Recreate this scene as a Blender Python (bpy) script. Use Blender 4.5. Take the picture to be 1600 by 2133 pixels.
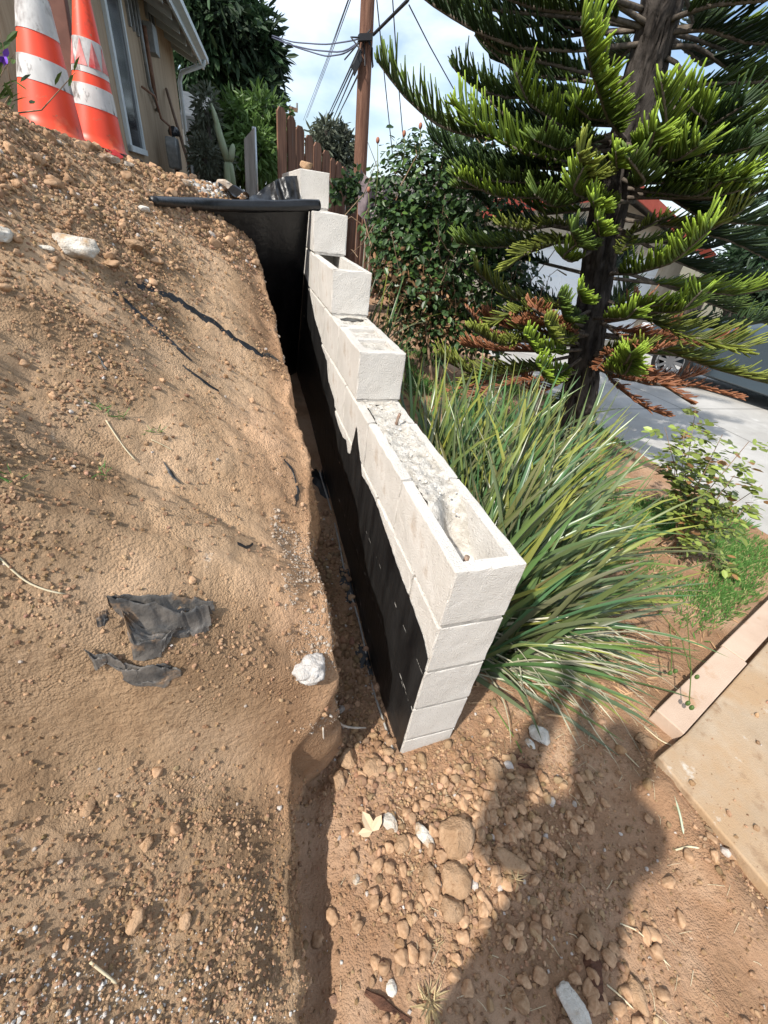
import bpy, bmesh, math, random
import numpy as np
from mathutils import Vector, Matrix, Quaternion
for o in list(bpy.data.objects): bpy.data.objects.remove(o)
S = bpy.context.scene; COL = S.collection
rng = np.random.default_rng(11); random.seed(11)
R_ = math.radians

# ------------------------------------------------------------------ camera (solved from the block courses)
CAM = np.array([-0.43005753, -0.59029854, 0.64903108])
RC = np.array([[0.95230417, -0.2810724, 0.11880691],      # right
               [-0.07410599, -0.59070292, -0.80347891],   # down
               [0.29601533, 0.75635201, -0.583358]])      # forward
FPX = 859.27
cd = bpy.data.cameras.new('Camera'); cam = bpy.data.objects.new('Camera', cd); COL.objects.link(cam)
cd.sensor_fit = 'HORIZONTAL'; cd.sensor_width = 36.0; cd.lens = 36.0*FPX/1600.0
cd.clip_start = 0.02; cd.clip_end = 3000
m = Matrix.Identity(4)
for i in range(3):
    m[i][0] = RC[0][i]; m[i][1] = -RC[1][i]; m[i][2] = -RC[2][i]; m[i][3] = CAM[i]
cam.matrix_world = m
S.camera = cam
S.render.resolution_x = 768; S.render.resolution_y = 1024

# ------------------------------------------------------------------ sky and sun
SUN_AZ, SUN_EL = R_(210), R_(47)      # direction TO the sun, azimuth counted from +x towards +y
sdir = Vector((math.cos(SUN_AZ)*math.cos(SUN_EL), math.sin(SUN_AZ)*math.cos(SUN_EL), math.sin(SUN_EL)))
W = bpy.data.worlds.new('World'); S.world = W; W.use_nodes = True
nt = W.node_tree; nt.nodes.clear()
out = nt.nodes.new('ShaderNodeOutputWorld'); bg = nt.nodes.new('ShaderNodeBackground')
sky = nt.nodes.new('ShaderNodeTexSky'); sky.sky_type = 'NISHITA'; sky.sun_disc = False
sky.sun_elevation = SUN_EL; sky.sun_rotation = math.pi/2 - SUN_AZ
sky.air_density = 1.0; sky.dust_density = 1.5
tc = nt.nodes.new('ShaderNodeTexCoord'); mp = nt.nodes.new('ShaderNodeMapping')
mp.inputs['Scale'].default_value = (1.0, 1.0, 2.6)
nz = nt.nodes.new('ShaderNodeTexNoise'); nz.inputs['Scale'].default_value = 2.6; nz.inputs['Detail'].default_value = 8
nz.inputs['Roughness'].default_value = 0.55; nz.inputs['Distortion'].default_value = 0.25
rp = nt.nodes.new('ShaderNodeValToRGB'); rp.color_ramp.elements[0].position = 0.36; rp.color_ramp.elements[1].position = 0.64
mx = nt.nodes.new('ShaderNodeMixRGB'); mx.inputs['Color2'].default_value = (7.2, 7.7, 8.3, 1)
nz2 = nt.nodes.new('ShaderNodeTexNoise'); nz2.inputs['Scale'].default_value = 5.0; nz2.inputs['Detail'].default_value = 5
mc = nt.nodes.new('ShaderNodeMixRGB'); mc.inputs['Color1'].default_value = (4.0, 5.5, 7.2, 1); mc.inputs['Color2'].default_value = (8.2, 8.4, 8.6, 1)
L = nt.links.new
L(tc.outputs['Generated'], mp.inputs['Vector']); L(mp.outputs['Vector'], nz.inputs['Vector']); L(mp.outputs['Vector'], nz2.inputs['Vector'])
L(nz.outputs['Fac'], rp.inputs['Fac']); L(rp.outputs['Color'], mx.inputs['Fac'])
L(nz2.outputs['Fac'], mc.inputs['Fac']); L(mc.outputs['Color'], mx.inputs['Color2'])
L(sky.outputs['Color'], mx.inputs['Color1']); L(mx.outputs['Color'], bg.inputs['Color'])
bg.inputs['Strength'].default_value = 0.125; L(bg.outputs['Background'], out.inputs['Surface'])
sl = bpy.data.lights.new('Sun', 'SUN'); sl.energy = 3.9; sl.angle = R_(1.2); sl.color = (1.0, 0.95, 0.87)
so = bpy.data.objects.new('Sun', sl); COL.objects.link(so); so.rotation_euler = sdir.to_track_quat('Z', 'Y').to_euler()
S.view_settings.view_transform = 'Standard'; S.view_settings.look = 'None'; S.view_settings.gamma = 1.0
S.view_settings.exposure = 0.60
S.render.engine = 'CYCLES'
S.cycles.max_bounces = 5; S.cycles.diffuse_bounces = 3; S.cycles.glossy_bounces = 2

# ------------------------------------------------------------------ pixel helpers (a pixel gives a direction, distance comes from what it touches)
def ray(u, v):
    d = ((u-800)/FPX)*RC[0] + ((v-1066.5)/FPX)*RC[1] + RC[2]
    return d/np.linalg.norm(d)
def on_z(u, v, z): d = ray(u, v); return CAM + d*(z-CAM[2])/d[2]
def at_dist(u, v, s): return CAM + ray(u, v)*s
def at_h(u, v, hd):
    d = ray(u, v); return CAM + d*hd/math.hypot(d[0], d[1])
def on_plane(u, v, p0, n):
    d = ray(u, v); n = np.array(n, float); return CAM + d*(((np.array(p0)-CAM)@n)/(d@n))
def project(P):
    q = (np.atleast_2d(P)-CAM)@RC.T
    return np.stack([800+FPX*q[:, 0]/q[:, 2], 1066.5+FPX*q[:, 1]/q[:, 2], q[:, 2]], 1)

# ------------------------------------------------------------------ numpy noise
def _h(ix, iy, iz, s):
    h = (ix.astype(np.int64)*374761393 + iy.astype(np.int64)*668265263 + iz.astype(np.int64)*2147483647 + s*1274126177) & 0xFFFFFFFF
    h = ((h ^ (h >> 13))*1274126177) & 0xFFFFFFFF
    h = ((h ^ (h >> 16))*2246822519) & 0xFFFFFFFF
    return ((h ^ (h >> 15)) & 0xFFFFFF)/float(0xFFFFFF)
def vnoise(x, y, z=0.0, seed=0):
    x, y, z = np.broadcast_arrays(np.asarray(x, float), np.asarray(y, float), np.asarray(z, float))
    ix, iy, iz = np.floor(x), np.floor(y), np.floor(z)
    fx, fy, fz = x-ix, y-iy, z-iz
    fx, fy, fz = [t*t*t*(t*(t*6-15)+10) for t in (fx, fy, fz)]
    r = 0
    for a in (0, 1):
        for b in (0, 1):
            for c in (0, 1):
                w = (fx if a else 1-fx)*(fy if b else 1-fy)*(fz if c else 1-fz)
                r = r + w*_h(ix+a, iy+b, iz+c, seed)
    return r*2-1
def fbm(x, y, z=0.0, seed=0, octv=4, gain=.5):
    r = 0; a = 1; t = 0
    for k in range(octv):
        r = r + a*vnoise(np.asarray(x)*2**k+k*17.3, np.asarray(y)*2**k+k*5.1, np.asarray(z)*2**k, seed+k); t += a; a *= gain
    return r/t
def sstep(a, b, x): t = np.clip((np.asarray(x, float)-a)/(b-a), 0, 1); return t*t*(3-2*t)

# ------------------------------------------------------------------ object helpers
def tag(o, label=None, cat=None, group=None, kind=None):
    if label: o['label'] = label
    if cat: o['category'] = cat
    if group: o['group'] = group
    if kind: o['kind'] = kind
    return o
def empty(name, loc, label, cat, group=None):
    o = bpy.data.objects.new(name, None); COL.objects.link(o); o.location = Vector(loc); o.empty_display_size = .1
    return tag(o, label, cat, group)
def adopt(o, parent):
    if parent is not None:
        o.parent = parent
        base = parent; off = Vector((0, 0, 0))
        while base is not None:
            off += base.location if base.type == 'EMPTY' else Vector((0, 0, 0)); base = base.parent
        if parent.type == 'EMPTY': o.matrix_parent_inverse = Matrix.Translation(-off)
    return o
def link_mesh(name, me, mat, parent=None):
    if mat is not None and len(me.materials) == 0: me.materials.append(mat)
    o = bpy.data.objects.new(name, me); COL.objects.link(o)
    return adopt(o, parent)
def np_mesh(name, V, F, mat, parent=None, smooth=True, tint=None, mats=None, mat_idx=None):
    """V (n,3), F (m,3) or (m,4) arrays"""
    V = np.asarray(V, np.float32); F = np.asarray(F, np.int32); k = F.shape[1]
    me = bpy.data.meshes.new(name)
    me.vertices.add(len(V)); me.vertices.foreach_set('co', V.ravel())
    me.loops.add(F.size); me.loops.foreach_set('vertex_index', F.ravel())
    me.polygons.add(len(F)); me.polygons.foreach_set('loop_start', np.arange(0, F.size, k, dtype=np.int32))
    me.polygons.foreach_set('use_smooth', np.full(len(F), smooth, bool))
    if tint is not None:
        a = me.color_attributes.new('tint', 'FLOAT_COLOR', 'POINT')
        t = np.asarray(tint, np.float32)
        if t.ndim == 1: t = np.stack([t, t, t], 1)
        a.data.foreach_set('color', np.concatenate([t, np.ones((len(t), 1), np.float32)], 1).ravel())
    if mats:
        for mm in mats: me.materials.append(mm)
        me.polygons.foreach_set('material_index', np.asarray(mat_idx, np.int32))
    me.update(calc_edges=True); me.validate()
    return link_mesh(name, me, mat, parent)
def grid_faces(nr, nc):
    i = np.arange(nr-1)[:, None]*nc + np.arange(nc-1)[None, :]
    return np.stack([i, i+1, i+nc+1, i+nc], -1).reshape(-1, 4)
class MB:
    """collects polygons into one mesh"""
    def __init__(s): s.v = []; s.f = []
    def add(s, V, F):
        n = len(s.v); s.v += [tuple(map(float, p)) for p in V]; s.f += [tuple(n+i for i in f) for f in F]; return s
    def hexa(s, P): return s.add(P, [(0, 3, 2, 1), (4, 5, 6, 7), (0, 1, 5, 4), (1, 2, 6, 5), (2, 3, 7, 6), (3, 0, 4, 7)])
    def box(s, a, b):
        (x0, y0, z0), (x1, y1, z1) = a, b
        return s.hexa([(x0, y0, z0), (x1, y0, z0), (x1, y1, z0), (x0, y1, z0), (x0, y0, z1), (x1, y0, z1), (x1, y1, z1), (x0, y1, z1)])
    def obox(s, c, ax, ay, az):
        """oriented box: centre, three half-axis vectors"""
        c, ax, ay, az = [np.array(t, float) for t in (c, ax, ay, az)]
        return s.hexa([c-ax-ay-az, c+ax-ay-az, c+ax+ay-az, c-ax+ay-az, c-ax-ay+az, c+ax-ay+az, c+ax+ay+az, c-ax+ay+az])
    def tube(s, P, r, n=8, cap=True):
        P = [np.array(p, float) for p in P]; k = len(P)
        rr = [r]*k if np.isscalar(r) else list(r); V = []; F = []
        up = None
        for i in range(k):
            t = P[min(i+1, k-1)]-P[max(i-1, 0)]; t = t/(np.linalg.norm(t)+1e-12)
            if up is None:
                up = np.cross(t, (0, 0, 1.)) if abs(t[2]) < .9 else np.cross(t, (1., 0, 0))
            up = up - t*(up@t); up = up/(np.linalg.norm(up)+1e-12); b = np.cross(t, up)
            for j in range(n):
                a = 2*math.pi*j/n; V.append(P[i]+rr[i]*(math.cos(a)*up+math.sin(a)*b))
        for i in range(k-1):
            for j in range(n):
                F.append((i*n+j, i*n+(j+1) % n, (i+1)*n+(j+1) % n, (i+1)*n+j))
        if cap: F.append(tuple(range(n-1, -1, -1))); F.append(tuple((k-1)*n+j for j in range(n)))
        return s.add(V, F)
    def lathe(s, prof, n=24, origin=(0, 0, 0)):
        V = []; F = []; k = len(prof)
        for r, z in prof:
            for j in range(n):
                a = 2*math.pi*j/n; V.append((origin[0]+r*math.cos(a), origin[1]+r*math.sin(a), origin[2]+z))
        for i in range(k-1):
            for j in range(n): F.append((i*n+j, i*n+(j+1) % n, (i+1)*n+(j+1) % n, (i+1)*n+j))
        return s.add(V, F)
    def prism(s, poly, ext):
        """poly: 3-D outline, ext: extrusion vector"""
        n = len(poly); V = [np.array(p, float) for p in poly]+[np.array(p, float)+np.array(ext) for p in poly]
        return s.add(V, [tuple(range(n-1, -1, -1)), tuple(range(n, 2*n))]+[(i, (i+1) % n, n+(i+1) % n, n+i) for i in range(n)])
    def build(s, name, mat, parent=None, smooth=False, bevel=0):
        me = bpy.data.meshes.new(name); me.from_pydata(s.v, [], s.f)
        if smooth:
            for p in me.polygons: p.use_smooth = True
        o = link_mesh(name, me, mat, parent)
        if bevel:
            b = o.modifiers.new('bevel', 'BEVEL'); b.width = bevel; b.segments = 2; b.limit_method = 'ANGLE'
        return o

# ------------------------------------------------------------------ materials
def mat(name, c1, c2=None, scale=8., rough=.85, bump=0., bscale=60., detail=6, tint=False, metal=0., c3=None, spots=None, objvar=0., stretch=None, lo=.35, hi=.65, bdetail=6, spec=.3, coat=0., crumb=False):
    M = bpy.data.materials.new(name); M.use_nodes = True; N = M.node_tree.nodes; K = M.node_tree.links.new
    b = N['Principled BSDF']; b.inputs['Roughness'].default_value = rough; b.inputs['Metallic'].default_value = metal
    b.inputs['Specular IOR Level'].default_value = spec; b.inputs['Coat Weight'].default_value = coat
    g = N.new('ShaderNodeTexCoord'); vec = g.outputs['Object']
    if stretch:
        mpn = N.new('ShaderNodeMapping'); mpn.inputs['Scale'].default_value = stretch; K(vec, mpn.inputs['Vector']); vec = mpn.outputs['Vector']
    col = None
    if c2 is not None:
        n = N.new('ShaderNodeTexNoise'); n.inputs['Scale'].default_value = scale; n.inputs['Detail'].default_value = detail; n.inputs['Roughness'].default_value = .6
        K(vec, n.inputs['Vector']); r = N.new('ShaderNodeValToRGB'); e = r.color_ramp.elements
        e[0].position = lo; e[0].color = (*c1, 1); e[1].position = hi; e[1].color = (*c2, 1)
        if c3 is not None: x = e.new(.5*(lo+hi)); x.color = (*c3, 1)
        K(n.outputs['Fac'], r.inputs['Fac']); col = r.outputs['Color']
    else:
        rgb = N.new('ShaderNodeRGB'); rgb.outputs[0].default_value = (*c1, 1); col = rgb.outputs[0]
    for sp in (spots or []):          # (colour, scale, threshold lo, hi): stains with their own shape
        n2 = N.new('ShaderNodeTexNoise'); n2.inputs['Scale'].default_value = sp[1]; n2.inputs['Detail'].default_value = 5; n2.inputs['Roughness'].default_value = .65
        K(vec, n2.inputs['Vector'])
        r2 = N.new('ShaderNodeMapRange'); r2.inputs['From Min'].default_value = sp[2]; r2.inputs['From Max'].default_value = sp[3]
        r2.clamp = True; K(n2.outputs['Fac'], r2.inputs['Value'])
        mm = N.new('ShaderNodeMixRGB'); mm.inputs['Color2'].default_value = (*sp[0], 1); K(r2.outputs['Result'], mm.inputs['Fac']); K(col, mm.inputs['Color1']); col = mm.outputs['Color']
    if tint:
        at = N.new('ShaderNodeAttribute'); at.attribute_name = 'tint'
        mm = N.new('ShaderNodeMixRGB'); mm.blend_type = 'MULTIPLY'; mm.inputs['Fac'].default_value = 1; K(col, mm.inputs['Color1']); K(at.outputs['Color'], mm.inputs['Color2']); col = mm.outputs['Color']
    if objvar:
        oi = N.new('ShaderNodeObjectInfo'); mr = N.new('ShaderNodeMapRange'); mr.inputs['To Min'].default_value = 1-objvar; mr.inputs['To Max'].default_value = 1+objvar
        K(oi.outputs['Random'], mr.inputs['Value']); mm = N.new('ShaderNodeMixRGB'); mm.blend_type = 'MULTIPLY'; mm.inputs['Fac'].default_value = 1
        K(col, mm.inputs['Color1']); K(mr.outputs['Result'], mm.inputs['Color2']); col = mm.outputs['Color']
    K(col, b.inputs['Base Color'])
    if bump:
        n3 = N.new('ShaderNodeTexNoise'); n3.inputs['Scale'].default_value = bscale; n3.inputs['Detail'].default_value = bdetail; n3.inputs['Roughness'].default_value = .65
        K(vec, n3.inputs['Vector']); bp = N.new('ShaderNodeBump'); bp.inputs['Strength'].default_value = 1.0; bp.inputs['Distance'].default_value = bump
        hsock = n3.outputs['Fac']
        if crumb:       # fine crumbly relief, patchy
            vo = N.new('ShaderNodeTexVoronoi'); vo.inputs['Scale'].default_value = 190; vo.inputs['Randomness'].default_value = 1; K(vec, vo.inputs['Vector'])
            nm = N.new('ShaderNodeTexNoise'); nm.inputs['Scale'].default_value = 5; nm.inputs['Detail'].default_value = 3; K(vec, nm.inputs['Vector'])
            m1 = N.new('ShaderNodeMapRange'); m1.inputs['From Min'].default_value = .42; m1.inputs['From Max'].default_value = .60; K(nm.outputs['Fac'], m1.inputs['Value'])
            m2 = N.new('ShaderNodeMath'); m2.operation = 'MULTIPLY'; K(vo.outputs['Distance'], m2.inputs[0]); K(m1.outputs['Result'], m2.inputs[1])
            m3 = N.new('ShaderNodeMath'); m3.operation = 'MULTIPLY_ADD'; m3.inputs[1].default_value = -.28; K(m2.outputs[0], m3.inputs[0]); K(n3.outputs['Fac'], m3.inputs[2]); hsock = m3.outputs[0]
        K(hsock, bp.inputs['Height']); K(bp.outputs['Normal'], b.inputs['Normal'])
    return M
M = {}
M['bank'] = mat('bank_soil', (.27, .172, .100), (.44, .30, .19), scale=3.2, rough=.95, bump=.017, bscale=60, c3=(.36, .24, .145), bdetail=10,
                spots=[((.25, .16, .095), 16., .58, .72), ((.62, .54, .45), 9., .70, .80)], spec=.1, crumb=True, tint=True)
M['ground'] = mat('dug_soil', (.29, .178, .105), (.46, .30, .19), scale=4.0, rough=.95, bump=.016, bscale=70, c3=(.36, .21, .122), bdetail=9,
                  spots=[((.50, .33, .22), 1.7, .50, .70), ((.60, .52, .43), 14., .70, .80), ((.25, .16, .095), 2.0, .60, .72), ((.25, .15, .085), 18., .62, .74)], spec=.1, crumb=True)
M['clod'] = mat('soil_clod', (.32, .20, .115), (.48, .32, .20), scale=14, rough=.95, bump=.010, bscale=120, objvar=.2, spec=.1, spots=[((.24, .14, .075), 40, .58, .68)])
M['clod_i'] = mat('soil_lump', (.31, .185, .105), (.50, .325, .20), scale=1.3, rough=.95, bump=.002, bscale=5, objvar=.18, spec=.1)
M['crumb'] = mat('soil_crumb', (.30, .18, .10), (.46, .30, .185), scale=10, rough=.95, bump=.004, bscale=300, tint=True, spec=.1)
M['pale'] = mat('pale_stone', (.50, .45, .38), (.72, .68, .61), scale=22, rough=.9, bump=.012, bscale=60, spots=[((.44, .30, .18), 16., .52, .66), ((.33, .29, .25), 50., .60, .70)], spec=.2)
M['crust'] = mat('pale_crust', (.34, .25, .18), (.62, .56, .49), scale=22, rough=.95, bump=.008, bscale=90, spots=[((.30, .17, .09), 9., .52, .62)], spec=.1)
M['block'] = mat('block_face', (.58, .545, .495), (.68, .645, .595), scale=7, rough=.95, bump=.0055, bscale=190, objvar=.06, spec=.15, bdetail=3,
                 spots=[((.40, .36, .31), 330., .60, .72), ((.68, .65, .60), 12., .58, .72), ((.46, .37, .29), 6., .60, .76), ((.36, .33, .29), 60., .62, .72)])
M['mortar'] = mat('mortar', (.30, .285, .26), (.44, .415, .38), scale=30, rough=.95, bump=.003, bscale=200, spec=.1)
M['grout'] = mat('grout', (.42, .385, .33), (.66, .62, .56), scale=34, rough=.95, bump=.010, bscale=110, spots=[((.28, .25, .22), 45., .60, .68)], spec=.1)
M['rebar'] = mat('rebar', (.22, .12, .08), (.36, .28, .22), scale=60, rough=.7, metal=.4)

# ================================================================== TERRAIN
H, BW, BL = .2032, .194, .4064            # course height, wall width, block module
_y = [-3, -1.0, -.5, -.3, -.10, -.035, 0, .03, .1, .2, .45, .75, 1.08, 1.26, 1.65, 2.0, 2.25, 2.45, 2.8, 3.2, 4.2, 6]
_x = [-.46, -.44, -.43, -.42, -.40, -.375, -.285, -.255, -.248, -.25, -.272, -.235, -.25, -.25, -.265, -.285, -.31, -.35, -.36, -.34, -.34, -.34]
_z = [-.88, -.86, -.82, -.775, -.68, -.58, -.47, -.41, -.34, -.26, -.235, -.12, -.055, .03, .13, .28, .40, .50, .60, .655, .67, .5]
def lip_x(y): return np.interp(y, _y, _x) + .030*fbm(np.asarray(y)*8.0, 3.3, seed=5, octv=5, gain=.62)
def lip_z(y): return np.interp(y, _y, _z)
def floor_z(y): return np.interp(y, [-3, 0, .35, .9, 1.47, 2.4, 4, 8], [-.90, -.905, -.93, -.81, -.74, -.60, -.5, -.4])
def bank_z(x, y, detail=True):
    x = np.asarray(x, float); y = np.asarray(y, float)
    s = np.interp(y, [-1, -.2, .4, 1.3, 2.2, 3], [.50, .58, .72, .82, .80, .5])
    lx = lip_x(y); d = lx-x
    lin = lip_z(y) + s*d*np.clip(d/.10, 0, 1)**.5
    cap = np.interp(y, [-1, .5, 1.2, 2.0, 2.35, 3, 4.0, 5.2, 8], [.90, .92, .86, .72, .655, .65, .67, .40, .25])
    k = .10; h = np.clip(.5+.5*(cap-lin)/k, 0, 1)
    z = cap*(1-h)+lin*h-k*h*(1-h)
    if detail:
        z = z + .055*fbm(x*1.9, y*1.9, seed=21, octv=3)*sstep(0, .3, d+.05)*(1-.85*sstep(1.7, 2.3, y)) + .016*fbm(x*1.6+y*.6, y*11-x*3.5, seed=23, octv=3)*sstep(.02, .15, d)
        rough = sstep(-.15, .35, fbm(x*2.1, y*2.1, seed=33, octv=3))
        z = z + (.012+.020*rough)*fbm(x*9, y*9, seed=41, octv=4, gain=.6) + (.0045+.006*rough)*fbm(x*38, y*38, seed=51, octv=3, gain=.6) - .010*np.clip(1-np.abs(fbm(x*7+2*vnoise(x*3, y*3, seed=4), y*7, seed=53, octv=3))*9, 0, 1)*sstep(.02, .1, d)
        # washed gullies running down the slope
        z = z - .022*np.clip(1-np.abs(vnoise((y+.35*x)*3.1+.5*vnoise(x*2, y*2, seed=8), x*.55, seed=61))*5, 0, 1)*sstep(.05, .3, d)
    return z
def ground_z(x, y, detail=True):
    x = np.asarray(x, float); y = np.asarray(y, float)
    fz = floor_z(y)
    right = -.885 + sstep(.35, 3.2, y)*.36*np.clip(1-(x-.2)/2.9, 0, 1) - .04*sstep(1.2, 3.0, x)
    far = sstep(4, 9, y); right = right*(1-far) + (-.75)*far
    z = fz + (right-fz)*sstep(-.02, .25, x)
    if detail:
        z = z + .012*fbm(x*3, y*3, seed=71, octv=3) + .010*fbm(x*13, y*13, seed=81, octv=4, gain=.6) + .003*fbm(x*45, y*45, seed=91, octv=2)
        z = z + .030*np.exp(-(((x-.12)/.30)**2+((y+.33)/.20)**2))          # dug-out rubble heap
        z = z + .050*np.exp(-((x-.86)/.09)**2)*sstep(-.15, -.35, y)
        z = z - .035*np.exp(-((x-lip_x(y)-.06)/.05)**2)*sstep(.2, -.2, y)
    return z
def terr(x, y):
    return np.where(np.asarray(x) < lip_x(y), bank_z(x, y), ground_z(x, y))
def on_terr(u, v, lo=.3, hi=14.):
    return on_terr_many([u], [v], lo, hi)[0]
def on_terr_many(U, Vp, lo=.3, hi=14.):
    D = np.array([ray(a, b) for a, b in zip(U, Vp)]); s = np.geomspace(lo, hi, 260)
    P = CAM+s[None, :, None]*D[:, None, :]; X, Y = P[..., 0], P[..., 1]
    below = P[..., 2] < np.where(X < lip_x(Y), bank_z(X, Y, False), ground_z(X, Y, False)); below[:, -1] = True
    i = np.maximum(np.argmax(below, 1), 2); a = s[i-2]*.99; b = s[np.minimum(i+1, 259)]*1.01
    q_ = np.linspace(0, 1, 40); ss = a[:, None]+(b-a)[:, None]*q_[None]; P = CAM+ss[..., None]*D[:, None, :]
    bl = P[..., 2] < terr(P[..., 0], P[..., 1]); bl[:, -1] = True; j = np.argmax(bl, 1)
    return P[np.arange(len(D)), j]
def tnormal(x, y, e=.02, bank=True):
    f = bank_z if bank else ground_z
    n = np.array([f(x-e, y)-f(x+e, y), f(x, y-e)-f(x, y+e), 2*e], float); return n/np.linalg.norm(n)

# bank: rows along y, columns from the plateau to the lip, then down the cut face
ys = np.concatenate([np.arange(-2.6, -1.4, .05), np.arange(-1.4, 2.6, .0115), np.arange(2.6, 14, .06)])
cs = np.concatenate([np.linspace(-9, -3, 14, endpoint=False), np.linspace(-3, -1.75, 26, endpoint=False)])
nb = 118; nf = 22
Vb = np.zeros((len(ys), len(cs)+nb+nf, 3))
lx = lip_x(ys)
Vb[:, :len(cs), 0] = cs[None, :]
q = np.linspace(0, 1, nb)**.9
Vb[:, len(cs):len(cs)+nb, 0] = -1.75 + (lx[:, None]+1.75)*q[None, :]
Vb[:, :, 1] = ys[:, None]
k = len(cs)+nb
Vb[:, :k, 2] = bank_z(Vb[:, :k, 0], Vb[:, :k, 1])
zt = Vb[:, k-1, 2]; zb = floor_z(ys)-.10
t = np.linspace(0, 1, nf+1)[1:]
zz = zt[:, None] + (zb-zt)[:, None]*t[None, :]
Yf = np.repeat(ys[:, None], nf, 1)
face = lx[:, None] + .022*np.sin(np.clip(t[None, :]*2.2, 0, math.pi))*1.0 - .05*t[None, :]**2 + .045*fbm(Yf*4.2, zz*5.2, seed=15, octv=4, gain=.6)*np.clip(t*6, 0, 1)[None, :] + .022*fbm(Yf*20, zz*20, seed=17, octv=3)*np.clip(t*5, 0, 1)
Vb[:, k:, 0] = face; Vb[:, k:, 2] = zz
F = grid_faces(len(ys), Vb.shape[1])
Pb = Vb.reshape(-1, 3); dn = fbm(Pb[:, 0]*2.3, Pb[:, 1]*2.3, seed=33, octv=3)+.3*fbm(Pb[:, 0]*7, Pb[:, 1]*7, seed=34, octv=2)
sm_ = sstep(.12, -.28, dn); tb = .94+.48*sm_; red = sstep(-.1, .4, fbm(Pb[:, 0]*1.3, Pb[:, 1]*1.3, seed=36, octv=2))
tb = np.stack([tb*(1+.05*red), tb*(1-.03*red), tb*(1-.06*red)], 1)
o = np_mesh('earth_bank', Pb, F, M['bank'], tint=tb); tag(o, kind='structure')
# the lower ground: trench floor, dug soil in front, planting strip up to the driveway
gx = np.concatenate([np.arange(-1.2, -.55, .04), np.arange(-.55, 1.3, .0125), np.arange(1.3, 3.16, .035)])
gy = np.concatenate([np.arange(-2.6, -1.2, .05), np.arange(-1.2, 1.3, .0125), np.arange(1.3, 4, .035), np.arange(4, 14, .12)])
GX, GY = np.meshgrid(gx, gy); GZ = ground_z(GX, GY)
o = np_mesh('soil_ground', np.stack([GX, GY, GZ], -1).reshape(-1, 3), grid_faces(len(gy), len(gx)), M['ground']); tag(o, kind='structure')

# ================================================================== ROCKS
def ico(sub):
    bm = bmesh.new(); bmesh.ops.create_icosphere(bm, subdivisions=sub, radius=1)
    V = np.array([v.co[:] for v in bm.verts]); F = np.array([[v.index for v in f.verts] for f in bm.faces]); bm.free(); return V, F
def rock_shape(seed, sub=2, amp=.34, fr=1.25, facets=8):
    V, F = ico(sub); r = np.random.default_rng(seed)
    V = V*(1+amp*fbm(V[:, 0]*fr+seed, V[:, 1]*fr, V[:, 2]*fr, seed=seed, octv=3))[:, None]
    for _ in range(facets):
        n = r.normal(size=3); n /= np.linalg.norm(n); c = r.uniform(.58, .9); dd = V@n-c
        V = V-np.clip(dd, 0, None)[:, None]*n[None, :]*.97
    return V*np.array([1, r.uniform(.7, .95), r.uniform(.55, .8)]), F
ROCK = []
for i in range(14):
    V, F = rock_shape(100+i, 3, .34, 1.25, 12) if i % 2 else rock_shape(100+i, 3, .18, 1.0, 22); V = V*(1+.13*fbm(V[:, 0]*3.5, V[:, 1]*3.5, V[:, 2]*3.5, seed=i, octv=3))[:, None]; me = bpy.data.meshes.new('clod_shape'); me.from_pydata(V.tolist(), [], F.tolist())
    for p in me.polygons: p.use_smooth = True
    me.materials.append(M['clod_i']); ROCK.append(me)
def rot_batch(n, r):
    qd = r.normal(size=(n, 4)); qd /= np.linalg.norm(qd, axis=1)[:, None]; w, x, y, z = qd.T
    return np.stack([np.stack([1-2*(y*y+z*z), 2*(x*y-z*w), 2*(x*z+y*w)], -1), np.stack([2*(x*y+z*w), 1-2*(x*x+z*z), 2*(y*z-x*w)], -1), np.stack([2*(x*z-y*w), 2*(y*z+x*w), 1-2*(x*x+y*y)], -1)], 1)
def scatter(name, P, rad, mat_, label, seed, tints, sub=1):
    r = np.random.default_rng(seed); n = len(P)
    if sub == 0:          # six-sided crumbs, twelve triangles each
        cv = np.array([(a, b, c) for a in (-1, 1) for b in (-1, 1) for c in (-1, 1)], float)*.66; cf_ = np.array([(0, 1, 3), (0, 3, 2), (4, 6, 7), (4, 7, 5), (0, 4, 5), (0, 5, 1), (2, 3, 7), (2, 7, 6), (0, 2, 6), (0, 6, 4), (1, 5, 7), (1, 7, 3)])
        bases = [(cv*(1+r.uniform(-.38, .38, cv.shape)), cf_) for k_ in range(6)]
    else: bases = [rock_shape(300+k_, sub, .34, 1.4, 5) if k_ % 3 else rock_shape(500+k_, sub, .12, 1.0, 18) for k_ in range(6)]
    VV = []; FF = []; TT = []; off = 0; which = r.integers(0, 6, n)
    for k_ in range(6):
        idx = np.where(which == k_)[0]; V, F = bases[k_]; m_ = len(idx)
        Q = np.einsum('nij,vj->nvi', rot_batch(m_, r), V)*rad[idx][:, None, None] + P[idx][:, None, :]
        VV.append(Q.reshape(-1, 3)); FF.append((F[None]+(np.arange(m_)*len(V))[:, None, None]+off).reshape(-1, 3)); off += m_*len(V)
        TT.append(np.repeat(tints[idx], len(V), 0))
    o = np_mesh(name, np.concatenate(VV), np.concatenate(FF), mat_, smooth=False, tint=np.concatenate(TT)); return tag(o, label, 'gravel', kind='stuff')
r = np.random.default_rng(4)
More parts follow.
